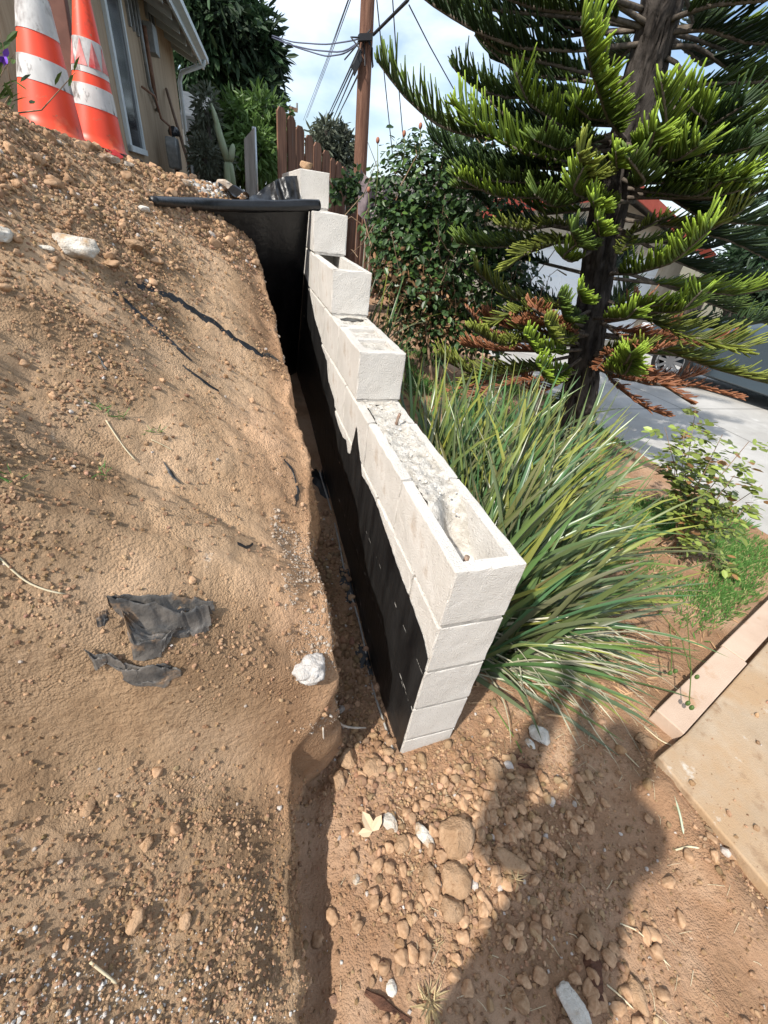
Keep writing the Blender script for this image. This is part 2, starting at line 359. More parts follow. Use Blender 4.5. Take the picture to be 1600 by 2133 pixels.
# crumbs on the bank
n = 160000; X = r.uniform(-1.9, -.24, n); Y = r.uniform(-1.1, 3.0, n)
ok = X < lip_x(Y)-.012; X, Y = X[ok], Y[ok]
dens = fbm(X*2.3, Y*2.3, seed=33, octv=3) + .45*fbm(X*7, Y*7, seed=34, octv=2)
slope_top = sstep(.25, .6, bank_z(X, Y, False))
nearb = sstep(.0, -.35, Y)
prob = np.clip(.05+1.9*np.clip(dens-.0, 0, 1)+.40*slope_top+.42*nearb, 0, .95)
ok = r.random(len(X)) < prob; X, Y = X[ok], Y[ok]
rad = .0024*(1-r.random(len(X)))**(-.45); rad = np.clip(rad*(1+.35*sstep(.25, .6, bank_z(X, Y, False))), .0024, .020)
qd = project(np.stack([X, Y, bank_z(X, Y, False)], 1))[:, 2]; up_ = sstep(.2, .5, bank_z(X, Y, False)); capr = np.where(r.random(len(X)) < .006+.022*up_, 16, np.where(r.random(len(X)) < .06+.1*up_, 10, 6.5))*np.maximum(qd, .3)/FPX
rad = np.minimum(rad*np.where(capr*FPX/np.maximum(qd, .3) > 14, 2.2, 1), capr)
bank_P = np.stack([X, Y, bank_z(X, Y)+rad*.30], 1); bank_r = rad
# rubble on the lower ground
n = 80000; X = r.uniform(-.45, 1.6, n); Y = r.uniform(-1.15, 1.3, n)
ok = (X > lip_x(Y)+.0) & ~((X > -.012) & (X < BW+.01) & (Y > -.01)); X, Y = X[ok], Y[ok]
heap = np.exp(-(((X-.14)/.29)**2+((Y+.30)/.26)**2)*1.0)
lowr = sstep(.0, .5, X)*sstep(-.35, -.6, Y)
tren = sstep(.05, -.05, X)*sstep(-.2, .1, Y)
prob = np.clip(.05+.95*heap+.5*lowr*(fbm(X*3, Y*3, seed=77)+.5)+.7*tren+.35*np.clip(fbm(X*4, Y*4, seed=78), 0, 1), 0, .97)
ok = r.random(len(X)) < prob; X, Y, heap = X[ok], Y[ok], heap[ok]
rad = .0028*(1-r.random(len(X)))**(-.50); rad = np.clip(rad*(1+.7*heap), .0028, .022)
gr_P = np.stack([X, Y, ground_z(X, Y)+rad*.30], 1); gr_r = rad
def in_slab(P):
    a = np.array([.955, .295]); d = P[:, :2]-np.array([1.0, -.135]); u_ = d@a; v_ = d@np.array([-.295, .955]); return (u_ > -.02) & (v_ < .13)
ok = ~in_slab(gr_P); gr_P, gr_r = gr_P[ok], gr_r[ok]
def px_size(P, rad): q = project(P); vis = (q[:, 2] > .05) & (q[:, 0] > 0) & (q[:, 0] < 1600) & (q[:, 1] > 0) & (q[:, 1] < 2133); return np.where(vis, rad*FPX/np.maximum(q[:, 2], .05), 0)
def tints(n, r, pale):
    t = r.uniform(.66, 1.28, (n, 1))*np.array([1, 1, 1]) + r.normal(0, .03, (n, 3)); w = r.random(n) < pale; t[w] = r.uniform(1.1, 1.55, (w.sum(), 1))*np.array([1, 1.4, 2.1]); return np.clip(t, .4, 5)
def individuals(P, rad, n, name, label, group, r):
    top = np.argsort(-px_size(P, rad))[:n]
    for i in top:
        o = bpy.data.objects.new(name, ROCK[int(r.integers(0, 14))]); COL.objects.link(o); s = float(rad[i])*1.05
        o.scale = (s, s*float(r.uniform(.8, 1.1)), s*float(r.uniform(.85, 1.1))); o.location = P[i]; o.rotation_euler = (float(r.uniform(-.5, .5)), float(r.uniform(-.5, .5)), float(r.uniform(0, 6.28)))
        tag(o, label, 'soil clod', group)
    keep = np.ones(len(P), bool); keep[top] = False; return P[keep], rad[keep]
bank_P, bank_r = individuals(bank_P, bank_r, 120, 'soil_clod', 'small brown soil clod lying loose on the sloping earth bank', 'soil clods on the bank', r)
gr_P, gr_r = individuals(gr_P, gr_r, 170, 'soil_clod', 'rounded brown soil clod in the dug ground below the block wall', 'soil clods below the wall', r)
s1 = bank_r < .0046; s2 = gr_r < .0050
def sc(nm, P, rr, lab, sd, sub, pale): scatter(nm, P, rr, M['crumb'], lab, sd, tints(len(P), np.random.default_rng(sd), pale), sub)
def ico1(sub): return sub
sc('soil_crumbs', bank_P[s1], bank_r[s1], 'fine brown soil crumbs strewn over the earth bank', 5, 0, .012)
sc('soil_crumbs', bank_P[~s1], bank_r[~s1], 'pea-sized brown soil lumps strewn over the earth bank', 6, 2, .025)
sc('soil_rubble', gr_P[s2], gr_r[s2], 'fine brown soil crumbs on the dug ground below the wall', 7, 0, .02)
sc('soil_rubble', gr_P[~s2], gr_r[~s2], 'coarse brown soil rubble heaped at the foot of the wall', 8, 2, .025)
# white grit at the lower left
n = 1500; U = r.uniform(-20, 760, n); Vv = r.uniform(1900, 2140, n); ok = r.random(n) < np.clip((Vv-1880)/260, 0, 1)*np.exp(-((U-250)/300)**2)
PP = on_terr_many(U[ok], Vv[ok]); rr = np.clip(.0016*(1-r.random(len(PP)))**(-.45), .0016, .0065); PP[:, 2] += rr*.4
o = scatter('white_grit', PP, rr, mat('white_grit', (.40, .38, .35), (.60, .58, .55), scale=30, rough=.85), 'scattered white stone grit at the foot of the earth bank', 9, np.ones((len(PP), 3)), 1)

# pale mineral crust: crumbly lumps clinging to the lip and the cut face
def face_pts(y0, y1, t0, t1, n, r):
    Y = r.uniform(y0, y1, n); T = r.uniform(t0, t1, n); zt_ = bank_z(lip_x(Y), Y); zb_ = floor_z(Y)-.1; Tp = np.clip(T, 0, 1); Z = zt_+(zb_-zt_)*Tp
    X = lip_x(Y)+.022*np.sin(np.clip(Tp*2.2, 0, math.pi))-.05*Tp**2+.045*fbm(Y*4.2, Z*5.2, seed=15, octv=4, gain=.6)*np.clip(Tp*6, 0, 1)+.022*fbm(Y*20, Z*20, seed=17, octv=3)*np.clip(Tp*5, 0, 1)
    X = X-np.clip(-T, 0, 1)*.4; Z = np.where(T < 0, bank_z(X, Y)+.002, Z); return np.stack([X, Y, Z], 1)
def crust(y0, y1, t0, t1, n, rr0, thr, seed, mm, label, nm, fr=9):
    r = np.random.default_rng(seed); P = face_pts(y0, y1, t0, t1, n, r); P = P[fbm(P[:, 1]*fr, P[:, 2]*fr, seed=seed, octv=2) > thr]
    rr = np.clip(rr0*(1-r.random(len(P)))**(-.45), rr0, rr0*5); scatter(nm, P, rr, mm, label, seed, tints(len(P), r, 0), 1)
M['crust'] = mat('pale_crust', (.33, .24, .165), (.54, .48, .41), scale=30, rough=.95, bump=.006, bscale=120, spots=[((.30, .18, .10), 14., .52, .62)], spec=.1)
crust(-.02, .60, -.30, .60, 4200, .0018, .02, 3, M['crust'], 'pale crumbly mineral crust along the near cut edge of the earth bank', 'mineral_crust')
crust(1.35, 2.35, .0, .5, 3600, .0032, -.02, 9, M['crust'], 'pale crust on the bank face beside the hanging black plastic', 'mineral_crust')
crust(-1.1, 2.2, .02, .95, 9000, .0028, -.1, 12, M['crumb'], 'brown crumbs clinging to the cut face of the bank', 'face_crumbs', 5)

def stone(u, v, wpx, hpx, mat_, seed, label, name='stone', cat='stone', sink=.25, rz=0, bank=None, sub=4, amp=.25, group=None):
    p = on_terr(u, v); q_ = project(p)[0, 2]; a = wpx*.5*q_/FPX; b = hpx*.5*q_/FPX
    V, F = rock_shape(seed, sub, amp, 1.3, 8); n_ = V/np.linalg.norm(V, axis=1)[:, None]
    V = V/np.abs(V).max(0)
    V = V*(1+.12*fbm(V[:, 0]*3.6, V[:, 1]*3.6, V[:, 2]*3.6, seed=seed+9, octv=4, gain=.6))[:, None]
    hgt = min(a, b)*.75; V = V*np.array([a, b, hgt]); c, s = math.cos(rz), math.sin(rz)
    V = V@np.array([[c, s, 0], [-s, c, 0], [0, 0, 1]]); V += p+np.array([0, 0, hgt*(1-2*sink)])
    o = np_mesh(name, V, F, mat_); return tag(o, label, cat, group)
stone(160, 533, 105, 62, M['pale'], 1, 'fist-sized white stone with pale brown stains on the earth bank', rz=-.25, sink=.2)
stone(95, 522, 42, 20, M['pale'], 2, 'flat white stone chip touching the fist-sized white stone', rz=-.2)
stone(2, 497, 42, 55, M['pale'], 3, 'smooth white stone on the bank below the traffic cones')
stone(312, 486, 14, 12, M['pale'], 4, 'thumb-sized white pebble on the bank below the rolled plastic edge')
stone(298, 440, 34, 18, M['pale'], 41, 'pale stone lump just below the end of the rolled plastic')
stone(283, 520, 42, 32, M['clod'], 5, 'angular brown clod right of the fist-sized white stone', 'soil_clod', 'soil clod')
stone(950, 1745, 82, 74, M['clod'], 6, 'largest tan clod in the rubble at the foot of the wall', 'soil_clod', 'soil clod', sink=.3)
stone(948, 1842, 64, 72, M['clod'], 7, 'big half-shaded clod between the largest clod and the flat one', 'soil_clod', 'soil clod', sink=.3)
stone(937, 1893, 58, 50, M['clod'], 8, 'flat-topped clod touching a big half-shaded clod', 'soil_clod', 'soil clod', sink=.3)
stone(1062, 1797, 78, 42, M['clod'], 9, 'long smooth loaf-shaped clod in the rubble', 'soil_clod', 'soil clod', rz=-.75, sink=.3)
stone(885, 1745, 28, 58, M['pale'], 10, 'narrow white stone beside the largest tan clod', rz=.35)
stone(812, 1716, 28, 42, M['pale'], 11, 'pointed white stone in the rubble heap', rz=.3)
stone(912, 1843, 16, 22, M['pale'], 12, 'small white pebble against a big half-shaded clod')
stone(742, 1832, 17, 18, M['pale'], 13, 'round cream pebble in the rubble heap')
stone(1028, 1606, 38, 44, M['clod'], 14, 'egg-shaped clod beside a pair of bark chips', 'soil_clod', 'soil clod')
stone(1078, 1640, 40, 30, M['clod'], 15, 'rounded clod, left of a touching pair', 'soil_clod', 'soil clod')
stone(1106, 1633, 32, 38, M['clod'], 16, 'square-edged clod, right of a touching pair', 'soil_clod', 'soil clod')
stone(725, 1585, 42, 42, M['clod'], 17, 'large clod at the near end of the trench', 'soil_clod', 'soil clod')
stone(775, 1605, 42, 40, M['clod'], 18, 'large clod just in front of the wall corner', 'soil_clod', 'soil clod')
stone(703, 1628, 30, 40, M['clod'], 19, 'upright clod at the mouth of the trench', 'soil_clod', 'soil clod')
stone(835, 1762, 34, 34, M['clod'], 20, 'rounded reddish clod between two white stones', 'soil_clod', 'soil clod')
stone(893, 1828, 32, 48, M['clod'], 21, 'tall clod left of a big half-shaded clod', 'soil_clod', 'soil clod')
stone(1187, 1420, 78, 58, M['clod'], 22, 'broad flat tan stone under the strap-leaved plant', rz=-.3, sink=.4)
stone(1122, 1533, 36, 46, M['pale'], 23, 'white stone lying on bare soil beside the wall shadow', rz=.4)
stone(1103, 1550, 16, 26, M['pale'], 24, 'small chip beside the white stone on bare soil', rz=.4)
stone(1413, 1620, 24, 34, M['pale'], 25, 'smooth oval white pebble at the edge of the slab', rz=.5)
stone(1482, 1678, 32, 40, M['clod'], 26, 'pale clod resting against the slab edge', 'soil_clod', 'soil clod', rz=.5)
stone(1345, 1548, 28, 42, M['clod'], 27, 'brown clod by the end of the edging strip', 'soil_clod', 'soil clod', rz=.4)
stone(1218, 1655, 32, 40, M['clod'], 28, 'shaded clod lying alone on trodden soil', 'soil_clod', 'soil clod')
stone(1195, 2105, 46, 84, M['pale'], 29, 'long grey-white stone beside a rotten wood stub', rz=.25)
stone(815, 2058, 24, 28, M['pale'], 30, 'white chip above the dark wood splinter')
stone(185, 1682, 26, 40, M['clod'], 31, 'upright tan clod on the lower slope', 'soil_clod', 'soil clod')
stone(285, 1918, 36, 46, M['clod'], 32, 'flat tan clod at the bottom of the bank', 'soil_clod', 'soil clod', rz=-.6)
stone(385, 1865, 28, 34, M['clod'], 33, 'boxy brown clod in loose gravel on the bank foot', 'soil_clod', 'soil clod')
stone(387, 1919, 24, 30, M['clod'], 34, 'rounded brown clod just below the boxy clod', 'soil_clod', 'soil clod')
stone(305, 1760, 28, 28, M['clod'], 35, 'round grey-brown clod in the crumbs of the lower slope', 'soil_clod', 'soil clod')
stone(1225, 1940, 42, 52, M['clod'], 36, 'rounded clod at the edge of the deep shade', 'soil_clod', 'soil clod')
stone(1320, 2070, 40, 66, M['clod'], 37, 'tall clod right of the rotten wood stub', 'soil_clod', 'soil clod')
stone(1085, 2085, 40, 40, M['clod'], 38, 'pair-end clod in sunlit soil near the dry grass tuft', 'soil_clod', 'soil clod')
for (u, v, w, h, sd) in [(645, 1395, 70, 66, 44)]:
    V, F = rock_shape(sd, 4, .3, 2.2, 2); p = on_terr(u, v); a = w*.5*project(p)[0, 2]/FPX
    V = V*(1+.28*np.abs(fbm(V[:, 0]*4, V[:, 1]*4, V[:, 2]*4, seed=2, octv=3)))[:, None]*a; V[:, 2] *= .8
    tag(np_mesh('mortar_lump', V+p+np.array([0, 0, a*.2]), F, mat('porous_mortar', (.45, .41, .37), (.66, .63, .60), scale=40, rough=.95, bump=.01, bscale=120)), 'crumbly white mortar lump on the lip of the bank', 'mortar lump')

# ================================================================== BLOCK WALL
JT = .0095
def cuts(a, b, step=.042, extra=()):
    n_ = max(1, int(round((b-a)/step))); c = list(np.linspace(a, b, n_+1))
    for e in extra:
        i = int(np.argmin([abs(t-e) for t in c]))
        if 0 < i < len(c)-1: c[i] = e
        else: c.append(e)
    return sorted(set([round(t, 5) for t in c]+[round(a+.005, 5), round(b-.005, 5)]))
def vox(xs, ys, zs, occ):
    nx, ny, nz_ = len(xs)-1, len(ys)-1, len(zs)-1
    O = np.zeros((nx+2, ny+2, nz_+2), bool)
    for i in range(nx):
        for j in range(ny):
            for k_ in range(nz_):
                O[i+1, j+1, k_+1] = occ(.5*(xs[i]+xs[i+1]), .5*(ys[j]+ys[j+1]), .5*(zs[k_]+zs[k_+1]))
    idx = {}; V = []; F = []
    def vid(i, j, k_):
        key = (i, j, k_)
        if key not in idx: idx[key] = len(V); V.append((xs[i], ys[j], zs[k_]))
        return idx[key]
    for i in range(nx):
        for j in range(ny):
            for k_ in range(nz_):
                if not O[i+1, j+1, k_+1]: continue
                c = lambda a, b, d: vid(i+a, j+b, k_+d)
                if not O[i, j+1, k_+1]: F.append((c(0, 0, 0), c(0, 0, 1), c(0, 1, 1), c(0, 1, 0)))
                if not O[i+2, j+1, k_+1]: F.append((c(1, 0, 0), c(1, 1, 0), c(1, 1, 1), c(1, 0, 1)))
                if not O[i+1, j, k_+1]: F.append((c(0, 0, 0), c(1, 0, 0), c(1, 0, 1), c(0, 0, 1)))
                if not O[i+1, j+2, k_+1]: F.append((c(0, 1, 0), c(0, 1, 1), c(1, 1, 1), c(1, 1, 0)))
                if not O[i+1, j+1, k_]: F.append((c(0, 0, 0), c(0, 1, 0), c(1, 1, 0), c(1, 0, 0)))
                if not O[i+1, j+1, k_+2]: F.append((c(0, 0, 1), c(1, 0, 1), c(1, 1, 1), c(0, 1, 1)))
    return np.array(V), F
def block_mesh(kind, length, seed, fine=False):
    hz = H-JT; T = .034; r = np.random.default_rng(seed); st = .026 if fine else .049
    ln = length-JT
    if kind == 'solid': occ = lambda x, y, z: True; ex = ey = ez = ()
    elif kind == 'cells':
        m_ = ln/2; holes = [(T, m_-T*.55), (m_+T*.55, ln-T)] if length > .3 else [(T, ln-T)]
        ex = (T, BW-T); ey = tuple(a for hh in holes for a in hh); ez = ()
        occ = lambda x, y, z: not (T < x < BW-T and any(a < y < b for a, b in holes))
    elif kind in ('channel', 'channel_end'):
        f_ = hz*.35; ex = (T, BW-T); ey = (T,) if kind == 'channel_end' else (); ez = (f_,)
        occ = lambda x, y, z: not (T < x < BW-T and z > f_ and (kind == 'channel' or y > T))
    xs = cuts(0, BW, st, ex); yv = cuts(0, ln, st, ey); zs = cuts(0, hz, st, ez)
    V, F = vox(xs, yv, zs, occ)
    lims = np.array([BW, ln, hz]); P = V.copy()
    on_lo = np.abs(P) < 1e-6; on_hi = np.abs(P-lims) < 1e-6
    nedge = (on_lo | on_hi).sum(1)
    ch = .0010+.0050*np.clip(fbm(P[:, 0]*30+seed, P[:, 1]*30, P[:, 2]*30, seed=seed, octv=2), 0, 1)**1.2*1.6
    for a in range(3):
        P[:, a] += np.where((nedge > 1) & on_lo[:, a], ch, 0) - np.where((nedge > 1) & on_hi[:, a], ch, 0)
    P += r.normal(0, .0004, P.shape)
    me = bpy.data.meshes.new('block_'+kind); me.from_pydata(P.tolist(), [], F); me.materials.append(M['block'])
    return me
_bc = {}
def get_block(kind, length, var, fine): 
    k_ = (kind, round(length, 3), var, fine)
    if k_ not in _bc: _bc[k_] = block_mesh(kind, length, 7+var*13+len(kind), fine)
    return _bc[k_]
wall = empty('block_wall', (0, 0, -.95), 'stepped grey concrete block retaining wall with black coating on its bank side', 'wall')
YEND = 10*BL
COURSES = []
for kk in range(-4, 6):                      # kk = 1 is the course whose top is z = 0
    start = {1: 0, 2: 2.5, 3: 4, 4: 5.5, 5: 7}.get(kk, 0)*BL
    off = 0 if kk % 2 == 1 else .5           # running bond
    edges = [start]; e = (math.floor(start/BL-off+1e-6)+1+off)*BL
    if e-start < .1: e += BL
    while e < YEND-.05: edges.append(e); e += BL
    edges.append(YEND); COURSES.append((kk, edges))
mort = MB()
for kk, edges in COURSES:
    ztop = (kk-1)*H
    nstart = {0: 0, 1: 2.5, 2: 4, 3: 5.5, 4: 7, 5: 10}.get(kk, 0)*BL
    for i in range(len(edges)-1):
        y0, y1 = edges[i], edges[i+1]; ln = y1-y0
        kind = 'solid'; fine = y0 < 2.0 and kk >= -1
        if kk == 1 and y0 < nstart-.01: kind = 'channel_end' if i == 0 else 'channel'
        elif kk == 2 and y0 < nstart-.01: kind = 'cells'
        elif kk == 3 and y0 < nstart-.01: kind = 'channel_end' if i == 0 else 'channel'
        me = get_block(kind, ln, (i*3+kk*5) % 4, fine)
        o = bpy.data.objects.new('concrete_block', me); COL.objects.link(o); adopt(o, wall)
        o.location = (random.uniform(-.0012, .0012), y0, ztop-H+JT)
        mort.box((.008, y0+(.0012 if i == 0 else .005), ztop-H-.0002), (BW-.008, y1-.005, ztop-H+JT+.0002))
        if i < len(edges)-2: 
            if kind == 'solid': mort.box((.011, y1-JT-.0003, ztop-H+JT), (BW-.011, y1+.0003, ztop-.004))
            else:
                for xa, xb in ((.009, .030), (BW-.030, BW-.009)): mort.box((xa, y1-JT-.0003, ztop-H+JT), (xb, y1+.0003, ztop-.003))
mort.build('mortar_joints', M['mortar'], wall)
# mortar squeezed out at the step ends
def rough_fill(name, x0, x1, y0, y1, zf, amp, seed, step=.008, under=.10):
    xs = np.linspace(x0, x1, max(4, int((x1-x0)/step))); yv = np.linspace(y0, y1, max(4, int((y1-y0)/step))); X, Y = np.meshgrid(xs, yv)
    Z = zf(X, Y)+amp*fbm(X*28, Y*28, seed=seed, octv=4, gain=.6)+amp*.5*np.abs(vnoise(X*70, Y*70, seed=seed+5))
    V = np.stack([X, Y, Z], -1).reshape(-1, 3)
    return np_mesh(name, V, grid_faces(len(yv), len(xs)), M['grout'], wall)
T_ = .034
rough_fill('grout_fill', T_-.001, BW-T_+.001, .045, 2.5*BL+.02, lambda x, y: -.004-.16*sstep(.33, .10, y+.05*np.sin(x*38))+.005*np.sin(y*9)+.004*np.sin(x*40), .016, 3)
m2 = (BL-JT)/2; y2 = 2.5*BL
for j, (a, b) in enumerate([(y2+T_, y2+m2-T_*.55), (y2+m2+T_*.55, y2+BL-JT-T_), (y2+BL+T_, y2+BL+.5*BL-.002)]):
    rough_fill('grout_fill', T_-.001, BW-T_+.001, a-.001, b+.001, lambda x, y: H-.014+0*x, .008, 20+j)
rough_fill('grout_fill', .02, BW-.02, 4*BL-.05, 4*BL+.004, lambda x, y: H+.002+.006*np.sin(x*60)*0, .006, 31)
rough_fill('grout_fill', .02, BW-.02, 2.5*BL-.035, 2.5*BL+.004, lambda x, y: .001+0*x, .006, 32)
# bits of loose grout rubble
rr_ = np.random.default_rng(8); PPg = np.stack([rr_.uniform(T_+.01, BW-T_-.01, 90), rr_.uniform(.25, .98, 90)], 1); rg = rr_.uniform(.002, .006, 90)
Pg = np.concatenate([PPg, (-.006-.16*sstep(.33, .10, PPg[:, 1])+.005*np.sin(PPg[:, 1]*9)+.004)[:, None]], 1)
o = scatter('grout_rubble', Pg, rg, mat('grout_rubble', (.52, .48, .42), (.74, .72, .67), scale=30, rough=.95), None, 12, np.ones((90, 3)), 2); del o['category']; o.parent = wall; o.matrix_parent_inverse = Matrix.Translation(-wall.location)
rb = MB(); rb.tube([(.105, .125, -.19), (.108, .122, -.075)], .0075, 10); rb.build('rebar_stub', M['rebar'], wall, smooth=True)
rb = MB(); rb.tube([(.105, .80, -.06), (.112, .795, .022), (.116, .79, .045)], .006, 8); rb.build('rebar_stub', M['rebar'], wall, smooth=True)

# black waterproof coating: a skin 3 mm proud of the bank-side face, with its uneven brushed top edge
cp = [(893, 1372), (886, 1335), (862, 1265), (830, 1180), (800, 1092), (790, 1060), (768, 1010), (755, 990), (748, 930), (744, 887), (738, 915), (734, 928), (731, 945), (725, 941), (722, 915), (716, 912), (707, 890), (698, 859), (697, 831), (684, 790), (681, 750), (670, 719), (669, 703), (656, 662), (642, 587), (634, 569), (620, 537)]
cy = []; cz = []
for u, v in cp:
    p = on_plane(u, v, (0, 0, 0), (1, 0, 0)); cy.append(p[1]); cz.append(p[2])
for i in range(1, len(cy)): cy[i] = max(cy[i], cy[i-1]+.012)
cy.append(4.0); cz.append(.45)
M['coat'] = mat('black_coating', (.004, .004, .0045), (.020, .0195, .019), scale=9, rough=.42, bump=.003, bscale=40, stretch=(1, 1.6, .3), spec=.45)
yy = np.arange(.004, 3.9, .006); tt = np.linspace(0, 1, 46)
ze = np.interp(yy, cy, cz)+.004*fbm(yy*60, 1.1, seed=3, octv=3)
zb = floor_z(yy)-.06
ZZ = zb[:, None]+(ze-zb)[:, None]*tt[None, :]; YY = np.repeat(yy[:, None], len(tt), 1)
jd = np.abs(((ZZ/H)+.0234+.5) % 1-.5)*H
XX = -.0035+.0035*np.exp(-(jd/.007)**2)*.8+.0006*fbm(YY*30, ZZ*12, seed=6, octv=2)
np_mesh('waterproof_coating', np.stack([XX, YY, ZZ], -1).reshape(-1, 3), grid_faces(len(yy), len(tt))[:, ::-1], M['coat'], wall)
gp = MB(); rr_ = np.random.default_rng(3)
for kz in (-2, -3, -1, 0):
    z0 = kz*H - .0045
    for _ in range(13):
        y0 = rr_.uniform(.01, .8)**1.3; l = rr_.uniform(.003, .03); h_ = rr_.uniform(.0008, .0022)
        if z0 > np.interp(y0, cy, cz)-.02: continue
        dz = rr_.normal(0, .002); gp.add([(-.0047, y0, z0-h_+dz), (-.0047, y0+l, z0-h_*.4+dz), (-.0047, y0+l*.9, z0+h_+dz), (-.0047, y0+l*.2, z0+h_*.7+dz)], [(0, 3, 2, 1)])
o = gp.build('uncoated_gaps', M['mortar'], wall); o['kind'] = 'stuff'
# footing edge showing at the bottom of the trench
ft = MB(); yv = np.arange(.02, 1.7, .04); ft.tube([(-.022-.006*math.sin(t_*9), t_, floor_z(t_)+.004+.008*math.sin(t_*14)) for t_ in yv], .0045, 6); ft.build('footing_edge', M['mortar'], wall, smooth=True)

# ================================================================== BLACK PLASTIC, TAR, LITTER
M['poly'] = mat('black_plastic', (.004, .004, .005), (.009, .009, .010), scale=9, rough=.33, bump=.004, bscale=26, spec=.5)
sheet = empty('plastic_sheet', (-.4, 2.3, .3), 'black plastic sheet hung from a rolled edge between bank and block wall', 'plastic sheet')
A = at_dist(318, 418, 2.62); B = at_dist(664, 428, 2.99); B[2] = .61+.03
nn = 60; roll = []; rad_ = []
for i in range(nn):
    t_ = i/(nn-1); u_ = 318+346*t_; v_ = 418+10*t_; hit = on_terr(u_, v_+9); p = CAM+ray(u_, v_)*min(2.62+.37*t_, float(np.linalg.norm(hit-CAM))-.008); p = p*(1-sstep(.7, 1, t_))+(A+(B-A)*t_)*sstep(.7, 1, t_); p[2] += -.012*math.sin(math.pi*t_)+.002*math.sin(t_*30); roll.append(p); rad_.append((.016+.012*min(1, t_*4))*(1+.03*math.sin(t_*23))) 
rs_ = np.array(roll)
for _ in range(30): rs_[1:-1] = .25*rs_[:-2]+.5*rs_[1:-1]+.25*rs_[2:]
roll = list(rs_)
rb = MB(); rb.tube(roll, rad_, 14); rb.build('rolled_edge', M['poly'], sheet, smooth=True)
ti = np.linspace(0, 1, 70); tj = np.linspace(0, 1, 40); I, J = np.meshgrid(ti, tj)
rl = np.array(roll); PA = np.stack([np.interp(I, np.linspace(0, 1, nn), rl[:, a]) for a in range(3)], -1)
drop = .012+J*1.35
fold = .035*np.sin(I*19+2*J)*J+.05*fbm(I*6, J*3, seed=4, octv=3)*np.clip(J*3, 0, 1)
CX = PA[..., 0]; CX = np.minimum(CX, -.008+.0*CX); CX = CX*(1)+.0
CY_ = PA[..., 1]+.02+fold*.7+.75*J
CZ_ = PA[..., 2]-drop-.012*np.sin(np.pi*I)
np_mesh('hanging_sheet', np.stack([CX, CY_, CZ_], -1).reshape(-1, 3), grid_faces(40, 70), M['poly'], sheet)
# second piece draped behind, against the last visible block
dr = empty('plastic_drape', (-.2, 3.1, .6), 'black plastic draped in folds against the topmost block', 'plastic sheet')
c00, c10, c01, c11 = at_dist(594, 362, 3.55), at_dist(505, 408, 3.35), at_dist(600, 440, 3.35), at_dist(520, 440, 3.2)
c00[0] = c01[0] = -.006
I, J = np.meshgrid(np.linspace(0, 1, 60), np.linspace(0, 1, 24))
P = (c00*(1-I)[..., None]+c10*I[..., None])*(1-J)[..., None]+(c01*(1-I)[..., None]+c11*I[..., None])*J[..., None]
P[..., 1] -= .022*np.sin(I*15+J*2.5+2*vnoise(I*4, J*2, seed=2))*np.clip(I*8, 0, 1)+.02*fbm(I*8, J*2, seed=9); P[..., 2] += .02*np.sin(I*5)*(1-J)
np_mesh('draped_sheet', P.reshape(-1, 3), grid_faces(24, 60), M['poly'], dr)
b_ = at_dist(455, 392, 3.2); c_ = at_dist(520, 410, 3.2)
I, J = np.meshgrid(np.linspace(0, 1, 20), np.linspace(0, 1, 8)); P = b_+(c_-b_)*I[..., None]; P = P+np.array([0, .25, .02])*J[..., None]+np.array([0, 0, .02])*np.sin(I*9+J*3)[..., None]
np_mesh('draped_sheet', P.reshape(-1, 3), grid_faces(8, 20), M['poly'], dr)

M['tar'] = mat('tar', (.010, .010, .011), rough=.35, bump=.003, bscale=80, spec=.5)
def strip(name, pts, w, mat_, label, cat, lift=.0035, group=None, sag=0):
    P = [on_terr(u, v) for u, v in pts]; D = []
    for a, b in zip(P[:-1], P[1:]):
        n_ = max(2, int(np.linalg.norm(b-a)/.012)); D += [a+(b-a)*i/n_ for i in range(n_)]
    D.append(P[-1]); D = np.array(D); s = np.arange(len(D))
    D[:, 0] += .006*fbm(s*.25, 1.0, seed=len(label), octv=2); D[:, 1] += .006*fbm(s*.25, 7.0, seed=len(label), octv=2)
    V = []; 
    for i in range(len(D)):
        t_ = D[min(i+1, len(D)-1)]-D[max(0, i-1)]; n_ = np.array([-t_[1], t_[0], 0]); n_ /= np.linalg.norm(n_)+1e-9
        ww = w*(.35+.9*abs(float(vnoise(i*.35, 2.0, seed=len(label)))))*min(1, (i+1)/4, (len(D)-i)/5)
        for sgn in (-1, 0, 1):
            p = D[i]+n_*ww*sgn; p[2] = float(terr(p[0], p[1]))+lift+(.004 if sgn == 0 else -.003); V.append(p)
    return tag(np_mesh(name, V, grid_faces(len(D), 3), mat_), label, cat, group)
strip('tar_drip', [(262, 592), (300, 600), (350, 618), (420, 660), (475, 695), (545, 740), (580, 752)], .010, M['tar'], 'long glossy black tar drip running down the bank to the lip', 'tar drip')
strip('tar_drip', [(235, 612), (265, 630), (300, 665), (360, 715), (400, 755)], .012, M['tar'], 'thick black tar drip beside the long one on the bank', 'tar drip')
strip('tar_drip', [(203, 740), (212, 760), (222, 775)], .009, M['tar'], 'short black tar smear below the drips', 'tar drip')
strip('tar_drip', [(382, 765), (415, 790), (455, 815)], .006, M['tar'], 'thin black tar thread on the smooth part of the bank', 'tar drip')
strip('tar_drip', [(340, 968), (352, 985), (375, 1008)], .007, M['tar'], 'small black tar smear on smooth soil in the middle of the bank', 'tar drip')
strip('tar_drip', [(592, 960), (612, 985), (622, 1020), (618, 1060)], .006, M['tar'], 'black tar thread hanging at the lip of the bank', 'tar drip')
strip('tar_drip', [(498, 1140), (515, 1148), (530, 1140)], .010, M['tar'], 'grey-black tar patch pressed in smooth soil near the lip', 'tar drip')
